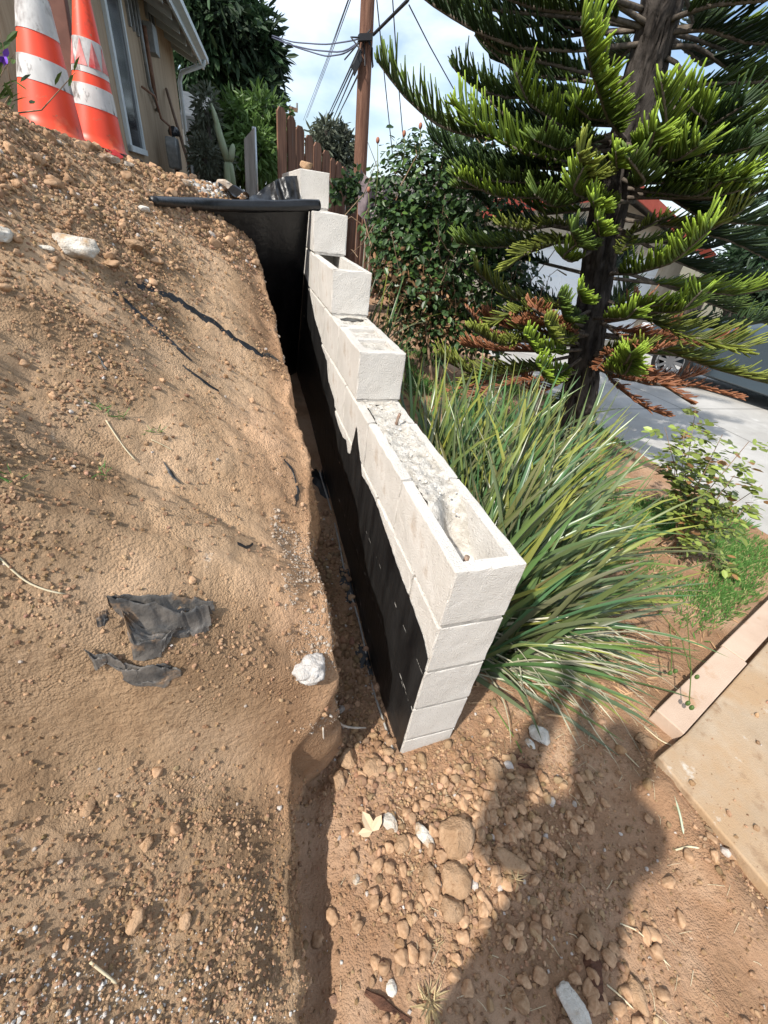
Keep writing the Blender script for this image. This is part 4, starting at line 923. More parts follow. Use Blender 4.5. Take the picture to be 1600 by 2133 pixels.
FR([(1255, 395, 0), (1160, 380, -.2), (1050, 378, -.4), (945, 368, -.5)], .17, 'mid')
FR([(1260, 380, 0), (1150, 350, .2), (1040, 350, .3), (930, 330, .3)], .18, 'dark')
FR([(1300, 260, 0), (1200, 240, .3), (1090, 250, .5), (990, 245, .5)], .22, 'dark')
FR([(1330, 170, 0), (1200, 150, .3), (1100, 150, .4), (1020, 120, .5)], .22, 'dark')
FR([(1350, 60, 0), (1250, 30, -.2), (1120, 20, -.3), (1010, -20, -.4)], .22, 'mid')
FR([(1240, 480, 0), (1160, 468, -.2), (1090, 480, -.4), (1040, 470, -.5)], .13, 'olive', keep=.6)
FR([(1240, 500, 0), (1160, 505, -.3), (1090, 530, -.5), (1055, 560, -.5)], .15, 'olive', droop=.5)
FR([(1240, 520, 0), (1190, 545, -.3), (1170, 535, -.5), (1218, 492, -.6)], .13, 'bright')
FR([(1262, 570, 0), (1320, 570, -.5), (1400, 548, -.8), (1478, 478, -1.0)], .22, 'bright', upv=tow, spacing=.015)
FR([(1250, 620, 0), (1330, 652, -.3), (1430, 700, -.6), (1555, 728, -.8)], .20, 'olive', upv=tow, spacing=.015)
FR([(1255, 640, 0), (1340, 650, -.4), (1420, 650, -.7), (1462, 605, -.8)], .16, 'bright')
FR([(1250, 660, 0), (1310, 640, -.4), (1370, 635, -.6), (1430, 630, -.7)], .14, 'bright')
FR([(1235, 760, 0), (1280, 768, -.5), (1305, 755, -.9), (1314, 735, -1.1)], .14, 'bright', upv=(0, 0, 1), spacing=.011)
FR([(1245, 700, 0), (1350, 715, -.4), (1480, 765, -.6), (1605, 800, -.7)], .16, 'olive')
FR([(1240, 700, 0), (1160, 672, -.3), (1080, 690, -.4), (1058, 720, -.5)], .15, 'olive', droop=.4)
FR([(1225, 650, 0), (1150, 640, -.3), (1060, 655, -.5), (1010, 690, -.5)], .13, 'olive', droop=.3)
FR([(1215, 780, 0), (1120, 770, -.2), (1020, 780, -.3), (960, 800, -.3)], .12, 'olive', droop=.3)
FR([(1205, 800, 0), (1160, 840, -.2), (1130, 870, -.3)], .13, 'mid', droop=.5)
FR([(1300, 300, 0), (1400, 365, -.4), (1520, 375, -.6), (1640, 305, -.7)], .28, 'mid', upv=tow, spacing=.016)
FR([(1300, 290, 0), (1400, 300, -.3), (1480, 260, -.5), (1400, 190, -.6)], .17, 'bright')
FR([(1310, 330, 0), (1370, 330, -.5), (1390, 250, -.8), (1378, 170, -.9)], .15, 'bright')
FR([(1300, 400, 0), (1380, 400, -.2), (1470, 460, -.3), (1620, 470, -.3)], .24, 'dark')
FR([(1280, 440, 0), (1400, 470, .1), (1520, 500, .1), (1640, 560, .1)], .24, 'dark')
FR([(1290, 480, 0), (1400, 540, .3), (1520, 590, .4), (1640, 600, .4)], .24, 'dark')
FR([(1280, 560, 0), (1400, 600, .3), (1500, 640, .3), (1640, 690, .2)], .22, 'mid')
FR([(1365, 70, 0), (1470, 60, -.2), (1560, 90, -.3), (1680, 90, -.3)], .30, 'dark')
FR([(1370, 50, 0), (1480, 10, -.3), (1600, 0, -.5), (1700, -50, -.5)], .30, 'mid')
FR([(1360, 100, 0), (1450, 95, .1), (1540, 160, .2), (1640, 230, .2)], .26, 'dark', t0=.4)
FR([(1360, 110, 0), (1410, 130, -.1), (1440, 190, -.2), (1500, 250, -.2)], .22, 'dark', t0=.5)
FR([(1350, 140, 0), (1390, 200, -.2), (1440, 290, -.3), (1560, 260, -.4)], .24, 'mid', t0=.5)
FR([(1350, 60, 0), (1250, 70, .2), (1150, 50, .4), (1050, 60, .5)], .24, 'dark', t0=.3)
FR([(1340, 20, 0), (1230, -20, -.5), (1100, -50, -.8), (1000, -80, -.8)], .28, 'dark')
FR([(1320, 420, 0), (1240, 420, -.5), (1190, 400, -.8), (1215, 350, -.95)], .14, 'bright')
FR([(1290, 370, 0), (1330, 390, -.5), (1345, 375, -.8), (1310, 330, -1.0)], .13, 'mid')
for pts, L_, kd in [([(1225, 720, 0), (1280, 800, -.4), (1345, 850, -.6), (1395, 868, -.7)], .10, 'brown'), ([(1235, 740, 0), (1340, 800, -.4), (1450, 805, -.6), (1545, 830, -.7)], .10, 'brown'),
                  ([(1225, 730, 0), (1180, 700, -.2), (1120, 690, -.3), (1095, 640, -.3)], .08, 'brown'), ([(1230, 700, 0), (1130, 720, -.2), (1010, 690, -.3), (970, 640, -.35)], .08, 'brown'),
                  ([(1210, 760, 0), (1110, 770, -.2), (1010, 800, -.3), (925, 815, -.3)], .07, 'brown'), ([(1230, 720, 0), (1270, 740, -.3), (1240, 770, -.5)], .09, 'brown'),
                  ([(1240, 660, 0), (1290, 700, -.4), (1350, 735, -.6), (1400, 720, -.7)], .09, 'brown'), ([(1215, 720, 0), (1120, 715, -.25), (1030, 705, -.35)], .07, 'gold'),
                  ([(1225, 760, 0), (1300, 790, -.5), (1380, 800, -.8), (1440, 840, -.9)], .11, 'brown'), ([(1235, 700, 0), (1180, 690, -.5), (1140, 660, -.7), (1105, 640, -.8)], .09, 'brown'), ([(1220, 770, 0), (1150, 790, -.4), (1060, 800, -.6), (960, 830, -.7)], .08, 'brown'), ([(1230, 740, 0), (1290, 740, -.7), (1350, 770, -.9)], .10, 'brown'), ([(1270, 470, 0), (1320, 490, -.3), (1290, 530, -.5)], .09, 'olive'), ([(1260, 500, 0), (1330, 480, -.3), (1390, 450, -.5)], .09, 'olive')]:
    FR(pts, L_, kd, t0=.35, keep=.75, droop=.6 if kd == 'brown' else 0)
for _ in range(48):      # filler fronds seen left and right of the trunk
    side = 1 if r.random() < .5 else -1; v0 = r.uniform(250, 800); v0 = v0 if not (420 < v0 < 640 and r.random() < .65) else r.uniform(250, 420); zc = TP(1260, v0, 0); 
    t_ = np.interp(v0, [20, 340, 620, 830], [1376, 1290, 1236, 1205]); ln = r.uniform(110, 350); dv = r.uniform(-20, 60); o_ = r.uniform(-.8, .3)
    FR([(t_, v0, 0), (t_+side*ln*.35, v0+dv*.5, o_*.4), (t_+side*ln*.75, v0+dv, o_*.8), (t_+side*ln, v0+dv-r.uniform(5, 45), o_)], r.uniform(.12, .19), r.choice(['olive', 'mid', 'brown', 'brown'] if v0 > 660 else ['mid', 'mid', 'olive', 'olive', 'bright'] if v0 > 450 else ['dark', 'dark', 'mid', 'bright']), t0=.3, spacing=.018)
for _ in range(13):      # short fronds pointing out towards the wall, in front of the trunk
    v0 = r.uniform(170, 780); t_ = np.interp(v0, [20, 340, 620, 830], [1376, 1290, 1236, 1205]); du = r.uniform(-150, 150); dv = r.uniform(-10, 60)
    FR([(t_, v0, 0), (t_+du*.4, v0+dv*.6, -.45), (t_+du*.8, v0+dv, -.8), (t_+du, v0+dv-r.uniform(20, 60), -1.0)], r.uniform(.10, .15), r.choice(['bright', 'olive', 'mid', 'bright']), t0=.35, spacing=.017, upv=tow)
# whorls on the far side and above the frame
def axis_at(z): return np.array([np.interp(z, tc_[:, 2], tc_[:, 0]), np.interp(z, tc_[:, 2], tc_[:, 1]), z])
for z in (.2, .45, .7, .95, 1.2, 1.45, 1.7, 1.95, 2.2, 2.6, 3.0, 3.5):
    n_ = 9 if z > 1 else 5
    for k_ in range(n_):
        az = 2*math.pi*(k_+r.random()*.6)/n_+z
        toward = -(math.cos(az)*hv[0]+math.sin(az)*hv[1])
        if toward > (.30 if z < 1.3 else .75) and z < 2.1: continue
        ln = r.uniform(.9, 1.65)*(1 if z < 2 else .9); p0 = axis_at(z); d = np.array([math.cos(az), math.sin(az), 0])
        put([p0, p0+d*ln*.35+np.array([0, 0, .02]), p0+d*ln*.7+np.array([0, 0, .02]), p0+d*ln+np.array([0, 0, .18])], r.uniform(.18, .26), r.choice(['dark', 'mid', 'mid', 'olive', 'bright'] if toward > 0 else ['dark', 'dark', 'mid']), t0=.3, spacing=.022)

# ================================================================== NEIGHBOUR'S GARAGE
G0 = np.array([7.33, 8.48, -1.46]); gn = np.array([.292, -.956, 0]); ga = np.array([.956, .292, 0])
def gp_(u, v, off=0.): return on_plane(u, v, G0+gn*off, gn)
def gs(p): return float((p-G0)@ga)
M['stucco'] = mat('beige_stucco', (.44, .37, .28), (.52, .45, .35), scale=4, rough=.95, bump=.004, bscale=120)
M['redtrim'] = mat('red_fascia', (.36, .060, .035), (.43, .085, .05), scale=6, rough=.6, bump=.001, bscale=60)
M['white'] = mat('white_door', (.78, .80, .82), (.82, .84, .86), scale=3, rough=.5)
M['roofing'] = mat('shingle', (.10, .085, .075), (.16, .14, .12), scale=30, rough=.95, bump=.005, bscale=80)
gar = empty('garage', G0, 'beige garage with red fascia and white sectional door behind the conifer', 'garage')
sl0, sl1 = gs(gp_(1010, 430, .5)), gs(gp_(1515, 485, .5)); ap = gp_(1325, 392, .5); sa = gs(ap); za = ap[2]; zl = gp_(1020, 436, .5)[2]-.02; zr_ = za-(za-zl)*(sl1-sa)/(sa-sl0)
W_ = lambda s, o, z: G0+ga*s+gn*o+np.array([0, 0, z-G0[2]])
ds0, ds1 = gs(gp_(1052, 700)), gs(gp_(1318, 700)); dtop = .56
# front wall as three pieces round the door opening
mb = MB()
mb.prism([W_(sl0+.4, 0, -1.6), W_(ds0, 0, -1.6), W_(ds0, 0, dtop), W_(sl0+.4, 0, dtop)], -gn*.2); mb.build('wall', M['stucco'], gar)
mb = MB(); mb.prism([W_(ds1, 0, -1.6), W_(sl1-.4, 0, -1.6), W_(sl1-.4, 0, dtop), W_(ds1, 0, dtop)], -gn*.2); mb.build('wall', M['stucco'], gar)
mb = MB(); mb.prism([W_(sl0+.4, 0, dtop+.002), W_(sl1-.4, 0, dtop+.002), W_(sl1-.4, 0, zr_+.1), W_(sa, 0, za-.05), W_(sl0+.4, 0, zl+.1)], -gn*.2); mb.build('gable_wall', M['stucco'], gar)
for (s0, z0, s1, z1) in ((sl0, zl, sa, za), (sl1, zr_, sa, za)):
    mb = MB(); mb.prism([W_(s0, .5, z0-.11), W_(s1, .5, z1-.11), W_(s1, .5, z1+.12), W_(s0, .5, z0+.12)], -gn*.04); mb.build('fascia_board', M['redtrim'], gar)
    mb = MB(); mb.prism([W_(s0, .455, z0+.06), W_(s1, .455, z1+.06), W_(s1, .455, z1+.115), W_(s0, .455, z0+.115)], -gn*7); mb.build('roof', M['roofing'], gar)
door = MB(); door.prism([W_(ds0, -.10, -1.46), W_(ds1, -.10, -1.46), W_(ds1, -.10, dtop), W_(ds0, -.10, dtop)], -gn*.04); dr_ = door.build('garage_door', M['white'], gar)
nrow, ncol = 4, 4
for i in range(nrow):
    for j in range(ncol):
        z0 = -1.44+(dtop+1.44)*i/nrow+.07; z1 = -1.44+(dtop+1.44)*(i+1)/nrow-.07; s0 = ds0+(ds1-ds0)*j/ncol+.07; s1 = ds0+(ds1-ds0)*(j+1)/ncol-.07
        mb = MB(); a = .035
        o_ = [W_(s0, -.0995, z0), W_(s1, -.0995, z0), W_(s1, -.0995, z1), W_(s0, -.0995, z1)]; i_ = [W_(s0+a, -.080, z0+a), W_(s1-a, -.080, z0+a), W_(s1-a, -.080, z1-a), W_(s0+a, -.080, z1-a)]
        mb.add(o_+i_, [(4, 5, 6, 7)]+[(k_, (k_+1) % 4, 4+(k_+1) % 4, 4+k_) for k_ in range(4)]); mb.build('panel', M['white'], dr_)
for (s0, s1, z0, z1) in ((ds0-.12, ds0, -1.46, dtop), (ds1, ds1+.12, -1.46, dtop), (ds0-.12, ds1+.12, dtop, dtop+.12)):
    mb = MB(); mb.prism([W_(s0, .02, z0), W_(s1, .02, z0), W_(s1, .02, z1), W_(s0, .02, z1)], -gn*.015); mb.build('door_trim', M['stucco'], gar)
# timber gate and shrub to its right
M['oldwood'] = mat('weathered_wood', (.13, .095, .075), (.25, .19, .15), scale=8, rough=.9, bump=.004, bscale=40, stretch=(6, 6, .6))
gate = empty('side_gate', W_(sl1+.2, .2, -1.45), 'brown upright-board gate beside the garage, behind the parked car', 'gate')
for k_ in range(11):
    s0 = sl1-.45+k_*.16; mb = MB(); mb.obox(W_(s0+.075, .3+.004*(k_ % 2), -.60), ga*.072, gn*.012, np.array([0, 0, .85])); mb.build('board', M['oldwood'], gate)
r = np.random.default_rng(51)
sh = empty('green_shrub', W_(sl1+2.0, 1.2, -1.45), 'green shrub beyond the parked car', 'shrub')
P, d = lump_points([W_(sl1+1.9, 1.2, -.9), W_(sl1+2.8, 1.4, -.7), W_(sl1+3.6, 1.2, -.6)], [(.7, .7, .7), (.8, .8, .9), (.8, .8, .9)], 2600, r, .6)
leaf_mesh('leaves', P, rnd_dirs(len(P), r), d+rnd_dirs(len(P), r)*.7, .11, M['leaf_bush'], sh, r.uniform(.5, 1.2, (len(P), 1))*np.array([1, 1, 1]))
mb = MB(); mb.tube([W_(sl1+2.7, 1.2, -1.5), W_(sl1+2.8, 1.3, -.6)], .05, 6); mb.build('stem', M['twig'], sh)

# ================================================================== PARKED CAR
wc = on_z(1380, 788, -1.0); cf = np.array([-.2, .98, 0]); cf /= np.linalg.norm(cf); cl = np.array([-cf[1], cf[0], 0]); zg0 = float(drive_z(wc[0], wc[1]))
CO = wc.copy(); CO[2] = zg0; CO = CO-cl*.87                      # centre line at the front axle
car = empty('parked_car', CO, 'grey-blue hatchback parked on the driveway facing the garage', 'car')
C3 = lambda s, t, z: CO+cf*s+cl*t+np.array([0, 0, z])
M['paint'] = mat('car_paint', (.07, .095, .115), rough=.22, metal=.35, spec=.5, coat=.6)
M['glass'] = mat('car_glass', (.012, .016, .018), rough=.05, spec=.6)
M['rubber'] = mat('tyre', (.012, .012, .012), rough=.85)
M['alloy'] = mat('alloy', (.55, .56, .57), rough=.3, metal=.9)
# stations along the car: s, sill z, belt z, top z, half width sill, belt, top
st = [(.86, .36, .50, .56, .55, .60, .50), (.78, .24, .62, .72, .74, .78, .62), (.45, .22, .74, .86, .82, .85, .70), (0, .22, .82, .95, .84, .87, .72), (-.55, .20, .90, 1.03, .85, .88, .74), (-.75, .20, .92, 1.10, .85, .88, .74), (-1.15, .20, .94, 1.36, .85, .88, .66), (-1.7, .20, .95, 1.50, .85, .88, .60), (-2.5, .20, .96, 1.50, .85, .88, .60), (-3.1, .22, .97, 1.42, .84, .87, .60), (-3.45, .28, .96, 1.15, .80, .84, .62), (-3.58, .40, .80, .95, .70, .74, .60)]
V = []
for s, zs_, zb_, zt_, ws, wb, wt in st:
    half = [(0, zs_), (ws*.8, zs_), (ws, zs_+.10), (wb, .5*(zs_+zb_)), (wb*.985, zb_), (wb*.5+wt*.5, .5*(zb_+zt_)), (wt, zt_-.03), (wt*.6, zt_), (0, zt_+.01)]
    ring = half+[(-a, b) for a, b in half[-2:0:-1]]
    V += [C3(s, a, b) for a, b in ring]
nr = 16; F = [(i*nr+j, (i+1)*nr+j, (i+1)*nr+(j+1) % nr, i*nr+(j+1) % nr) for i in range(len(st)-1) for j in range(nr)]+[tuple(range(nr)), tuple((len(st)-1)*nr+j for j in range(nr-1, -1, -1))]
mb = MB(); mb.add(V, F); body = mb.build('body', M['paint'], car, smooth=True); sm = body.modifiers.new('sub', 'SUBSURF'); sm.levels = 2; sm.render_levels = 2
def panel(pts, name, mm, par, th=.012):
    mb = MB(); n_ = len(pts); c_ = np.mean(pts, 0); mb.prism(pts, cl*th if (c_-CO)@cl > 0 else -cl*th); return mb.build(name, mm, par)
for sg in (1, -1):
    for s0, s1 in ((-.95, -1.85), (-1.92, -2.75)):
        tp0 = 1.30 if s0 > -1 else 1.43
        panel([C3(s0-.02, sg*.865, .99), C3(s1, sg*.865, .99), C3(s1, sg*.70, 1.43), C3(s0-.30 if s0 > -1 else s0, sg*.72, tp0)], 'side_window', M['glass'], car)
    d_ = panel([C3(-.62, sg*.868, .30), C3(-1.88, sg*.872, .30), C3(-1.88, sg*.872, .93), C3(-.62, sg*.868, .90)], 'door', M['paint'], car, .010)
    mb = MB(); mb.obox(C3(-1.72, sg*.888, .84), cf*.09, cl*.012, np.array([0, 0, .015])); mb.build('handle', M['paint'], d_)
    V_, F_ = ico(2); mi = np_mesh('side_mirror', C3(-.72, sg*1.0, 1.02)+(V_*np.array([1, 1, 1]))[:, 0:1]*cl*.11+V_[:, 1:2]*cf*.06+V_[:, 2:3]*np.array([0, 0, .075]), F_, M['rubber'], car)
    mb = MB(); mb.obox(C3(.70, sg*.66, .66), cf*.10, cl*.12, np.array([0, 0, .06])); mb.build('headlight', mat('headlight', (.6, .62, .64), rough=.1), car, bevel=.02)
ws_ = [C3(-.72, -.66, 1.075), C3(-.72, .66, 1.075), C3(-1.28, .56, 1.415), C3(-1.28, -.56, 1.415)]; mb = MB(); mb.prism(ws_, np.array([0, 0, .02])+cf*.02); mb.build('windscreen', M['glass'], car)
for s in (0, -2.6):
    for sg in (1, -1):
        c_ = C3(s, sg*.80, .315); ax = cl*sg; e1 = cf; e2 = np.array([0, 0, 1.]); prof = [(.20, .10), (.27, .105), (.310, .085), (.318, .05), (.318, -.05), (.310, -.09), (.2, -.1)]
        V = []; F = []; n_ = 28
        for rr0, xx in prof:
            for j in range(n_): a = 2*math.pi*j/n_; V.append(c_+ax*xx+rr0*(math.cos(a)*e1+math.sin(a)*e2))
        F = [(i*n_+j, i*n_+(j+1) % n_, (i+1)*n_+(j+1) % n_, (i+1)*n_+j) for i in range(len(prof)-1) for j in range(n_)]
        wh = MB(); wh.add(V, F); w_o = wh.build('wheel', M['rubber'], car, smooth=True)
        rm = MB()
        for j in range(10):
            a = 2*math.pi*j/10; d1 = math.cos(a)*e1+math.sin(a)*e2; d2 = np.cross(ax, d1); rm.obox(c_+ax*.085+d1*.12, d1*.085, d2*.020, ax*.012)
        V = []; 
        for rr0, xx in [(.205, .10), (.225, .112), (.212, .112), (.19, .06)]:
            for j in range(n_): a = 2*math.pi*j/n_; V.append(c_+ax*xx+rr0*(math.cos(a)*e1+math.sin(a)*e2))
        rm.add(V, [(i*n_+j, i*n_+(j+1) % n_, (i+1)*n_+(j+1) % n_, (i+1)*n_+j) for i in range(3) for j in range(n_)]); rm.obox(c_+ax*.085, e1*.04, e2*.04, ax*.016); rm.build('rim', M['alloy'], w_o)

# ================================================================== HOUSE ON THE LEFT
hd_ = np.array([.067, 1, 0]); hd_ /= np.linalg.norm(hd_); hn = np.array([hd_[1], -hd_[0], 0])     # wall direction and outward normal (towards +x)
HC = np.array([-1.2, 10.4, 0])                                                                       # far corner of the wall
M['siding'] = mat('tan_plywood', (.34, .25, .165), (.46, .36, .25), scale=2.2, rough=.9, bump=.003, bscale=90, stretch=(6, 6, .55), spots=[((.26, .185, .12), 1.1, .56, .70)], c3=(.41, .315, .215))
M['trim'] = mat('pale_trim', (.52, .58, .60), (.60, .66, .67), scale=9, rough=.6)
M['dark'] = mat('dark_pane', (.030, .032, .036), rough=.15, spec=.5)
M['steel'] = mat('grey_steel', (.20, .21, .21), (.30, .31, .30), scale=20, rough=.55, metal=.3)
M['rust'] = mat('rusty_pipe', (.15, .075, .05), (.26, .15, .10), scale=20, rough=.8)
HP = lambda s, o, z: HC+hd_*s+hn*o+np.array([0, 0, z])               # s negative = towards the camera
def hs(u, v, off=0.): p = on_plane(u, v, HC+hn*off, hn); return float((p-HC)@hd_), p[2]
house = empty('house', HC+np.array([0, 0, .2]), 'tan house side wall with overhanging eaves above the gravel shelf', 'house')
mb = MB(); mb.prism([HP(-7.3, 0, .1), HP(0, 0, .1), HP(0, 0, 2.75), HP(-7.3, 0, 2.75)], -hn*.15); mb.build('wall', M['siding'], house)
mb = MB(); mb.prism([HP(0, -.151, .1), HP(0, -6, .1), HP(0, -6, 2.75), HP(0, -.151, 2.75)], -hd_*.15); mb.build('wall', M['siding'], house)
mb = MB(); mb.prism([HP(-7.3, -.151, .1), HP(-7.3, -6, .1), HP(-7.3, -6, 2.75), HP(-7.3, -.151, 2.75)], hd_*.15); mb.build('wall', M['siding'], house)
# roof: slab rising to the left with rafter tails and gutter at the overhang
es, ez = hs(405, 120, .40); ez = 2.42
rf = MB(); rf.prism([HP(-7.6, .42, ez), HP(.35, .42, ez), HP(.35, -3.0, ez+1.35), HP(-7.6, -3.0, ez+1.35)], (0, 0, .06)); roof = rf.build('roof', mat('roof_deck', (.30, .27, .24), (.38, .35, .31), scale=6, rough=.9), house)
for k_ in range(13):
    s = -.1-.6*k_; mb = MB(); mb.prism([HP(s, .38, ez-.11+.0), HP(s, .38, ez-.005), HP(s, -.3, ez+.26), HP(s, -.3, ez+.15)], hd_*.05); mb.build('rafter_tail', M['trim'], roof)
mb = MB(); mb.prism([HP(-7.6, .425, ez-.08), HP(.36, .425, ez-.08), HP(.36, .425, ez+.075), HP(-7.6, .425, ez+.075)], hn*.03); mb.build('fascia_board', M['trim'], roof)
mb = MB(); mb.prism([HP(-7.6, .457, ez-.02), HP(-7.6, .54, ez+.01), HP(-7.6, .54, ez+.08), HP(-7.6, .457, ez+.08)], hd_*7.95); mb.build('gutter', M['trim'], roof)
mb = MB(); mb.tube([HP(.02, .49, ez), HP(.02, .49, ez-.06), HP(.03, .10, ez-.22), HP(.03, .05, ez-.35), HP(.03, .05, .3)], .035, 8); mb.build('downspout', M['trim'], house, smooth=True)
# tall dark opening with pale frame
s0, z0 = hs(281, 318); s1, _ = hs(300, 328); zlow = z0
s0b, s1b = s0-.30, s1+.02
mb = MB(); mb.prism([HP(s0b+.09, .012, zlow+.06), HP(s1b-.06, .012, zlow+.06), HP(s1b-.06, .012, 2.6), HP(s0b+.09, .012, 2.6)], -hn*.010); wd = mb.build('tall_window', M['dark'], house)
for a, b in ((s0b, s0b+.09), (s1b-.06, s1b)):
    mb = MB(); mb.prism([HP(a, .035, zlow), HP(b, .035, zlow), HP(b, .035, 2.6), HP(a, .035, 2.6)], -hn*.034); mb.build('frame', M['trim'], wd)
mb = MB(); mb.prism([HP(s0b, .05, zlow), HP(s1b, .05, zlow), HP(s1b, .05, zlow+.055), HP(s0b, .05, zlow+.055)], -hn*.049); mb.build('sill', M['trim'], wd)
for (ua, va, ub) in ((268, 45, 284), (304, 30, 318)):
    a, z_ = hs(ua, va); b, _ = hs(ub, va+25)
    mb = MB(); mb.prism([HP(a, .010, z_), HP(b, .010, z_), HP(b, .010, 2.6), HP(a, .010, 2.6)], -hn*.008); w_ = mb.build('window', M['dark'], house)
    for s_, w2 in ((a-.05, .05), (b, .05), ((a+b)/2-.02, .03)):
        mb = MB(); mb.prism([HP(s_, .03, z_-.04), HP(s_+w2, .03, z_-.04), HP(s_+w2, .03, 2.6), HP(s_, .03, 2.6)], -hn*.029); mb.build('frame', M['steel'], w_)
a, z_ = hs(303, 80); mb = MB(); mb.obox(HP(a, .07, z_), hd_*.14, hn*.06, np.array([0, 0, .14])); mb.build('meter_box', M['steel'], house, bevel=.01)
a0, za0 = hs(310, 205); a1, za1 = hs(322, 228); mb = MB(); mb.tube([HP(a0-.1, .04, 2.6), HP(a0-.05, .04, za0+.12), HP(a1, .05, za1+.03), HP(a1+.05, .02, za1)], .022, 8); mb.build('conduit', M['steel'], house, smooth=True)
a0, za0 = hs(318, 208); mb = MB(); mb.tube([HP(a0-.05, .04, 2.2), HP(a0, .04, za0)], .025, 8); mb.build('drain_pipe', M['rust'], house, smooth=True)
# gas meter
gm = empty('gas_meter', HP(hs(365, 320)[0], .2, .3), 'grey gas meter with bent supply pipe by the house wall', 'gas meter')
ms, mz = hs(362, 315, .22); G = lambda s, o, z: HP(ms+s, .22+o, mz+z)
mb = MB()
prof = [(.02, -.20), (.105, -.19), (.13, -.12), (.15, 0), (.16, .06), (.15, .12), (.10, .17), (.02, .18)]
mb.prism([G(a, .07, b) for a, b in ((-.10, -.20), (.10, -.20), (.13, -.04), (.14, .06), (.09, .15), (-.09, .15), (-.14, .06), (-.13, -.04))], -hn*.15); mb.build('body', M['steel'], gm, bevel=.02)
mb = MB(); mb.tube([G(-.05, 0, .16), G(-.05, 0, .26), G(-.32, -.05, .30), G(-.36, -.08, .50), G(-.50, -.19, .55)], .014, 8); mb.build('inlet_pipe', M['rust'], gm, smooth=True)
mb = MB(); mb.tube([G(.08, 0, .15), G(.08, 0, .24), G(.20, 0, .22), G(.22, 0, -.55)], .014, 8); mb.build('outlet_pipe', M['steel'], gm, smooth=True)
mb = MB(); mb.lathe([(.01, -.05), (.075, -.045), (.08, 0), (.05, .05), (.01, .06)], 16, G(.10, .02, .22)); mb.build('regulator', M['dark'], gm, smooth=True)
for t_ in (-.08, .06): mb = MB(); mb.tube([G(t_, 0, -.19), G(t_, 0, -.60)], .014, 6); mb.build('riser', M['rust'], gm, smooth=True)
# long tools leaning on the wall
M['handle'] = mat('tool_handle', (.12, .075, .05), (.2, .13, .09), scale=12, rough=.8)
a, z_ = hs(342, 185); b, zb_ = hs(398, 352, .5); tl = empty('garden_tool', HP(b, .5, zb_), 'long-handled garden tool leaning on the tan wall beside the gas meter', 'tool')
mb = MB(); mb.tube([HP(a, .03, z_), HP(b, .5, zb_-.05)], .020, 8); mb.build('handle', M['handle'], tl, smooth=True)
mb = MB(); mb.obox(HP(b+.01, .52, zb_-.1), hd_*.09, hn*.015, np.array([0, 0, .14])); mb.build('blade', M['steel'], tl, bevel=.01)
p1, p2 = at_h(390, 275, 9.6), at_h(411, 360, 9.4); mb = MB(); mb.tube([p1, p2], .018, 8); t2 = mb.build('garden_tool', M['handle'], None, smooth=True); tag(t2, 'thin dark rod leaning against the corner downspout', 'tool')
# reddish post behind the cones and tan panel
pa, pb = at_h(118, -20, 3.55), at_h(152, 190, 3.45); mb = MB(); mb.obox((pa+pb)/2, np.array([.035, 0, 0]), np.array([0, .035, 0]), (pa-pb)/2); tag(mb.build('timber_post', mat('red_brown_paint', (.10, .045, .032), (.15, .07, .05), scale=10, rough=.8), None, bevel=.004), 'red-brown timber post standing behind the traffic cones', 'post')

# ================================================================== TRAFFIC CONES
M['orange'] = mat('cone_orange', (.72, .055, .022), (.80, .08, .03), scale=3, rough=.42, spots=[((.26, .05, .03), 9., .58, .72), ((.82, .20, .09), 5, .58, .74), ((.34, .16, .09), 26., .62, .70)], spec=.4)
M['band'] = mat('reflective_band', (.42, .41, .40), (.66, .65, .63), scale=7, rough=.55, spots=[((.24, .22, .21), 9., .50, .62), ((.15, .13, .12), 22., .58, .66)], stretch=(1, 1, .5))
M['base'] = mat('cone_base', (.018, .018, .019), (.05, .045, .04), scale=12, rough=.75, spots=[((.25, .16, .09), 14., .62, .74)])
def cone(u, v, label, tilt, dist, bands, tri=False):
    p = at_dist(u, v, dist); zb_ = float(bank_z(p[0], p[1], False)); p[2] = zb_+.05
    c = empty('traffic_cone', p, label, 'traffic cone', None)
    rz = lambda z: .135+(.020-.135)*min(1, z/.74)
    def ring(z0, z1, d, name, mm, par, n_=8):
        mb = MB(); pr = [(rz(z0+(z1-z0)*i/n_)+d, z0+(z1-z0)*i/n_) for i in range(n_+1)]; mb.lathe(pr, 40); return mb.build(name, mm, par, smooth=True)
    mb = MB(); pr = [(.150, .028), (.146, .040)]+[(rz(z), z) for z in np.linspace(.055, .74, 24)]+[(.018, .75), (.016, .70)]; mb.lathe(pr, 40); body = mb.build('cone_body', M['orange'], c, smooth=True)
    for (z0, z1) in bands: ring(z0, z1, .0022, 'reflective_band', M['band'], body)
    if tri:
        mb = MB()
        for k_ in range(8):
            a0 = k_*math.pi/4; V = []
            for (da, z) in ((-.36, .36), (.36, .36), (0, .465)): rr0 = rz(z)+.0045; V.append((rr0*math.cos(a0+da), rr0*math.sin(a0+da), z))
            zm = .36; V.insert(1, ((rz(zm)+.0048)*math.cos(a0), (rz(zm)+.0048)*math.sin(a0), zm)); mb.add(V, [(0, 1, 3), (1, 2, 3)])
        mb.build('red_marks', mat('red_mark', (.50, .05, .05), (.58, .30, .28), scale=14), body)
    mb = MB(); w_ = .185
    mb.prism([(a*w_, b*w_, 0) for a, b in ((-1, -.8), (-.8, -1), (.8, -1), (1, -.8), (1, .8), (.8, 1), (-.8, 1), (-1, .8))], (0, 0, .032)); mb.build('base', M['base'], c, bevel=.008)
    for o in list(c.children): o.matrix_parent_inverse = Matrix.Identity(4)
    c.rotation_euler = tilt; c.scale = (.93, .93, .93)
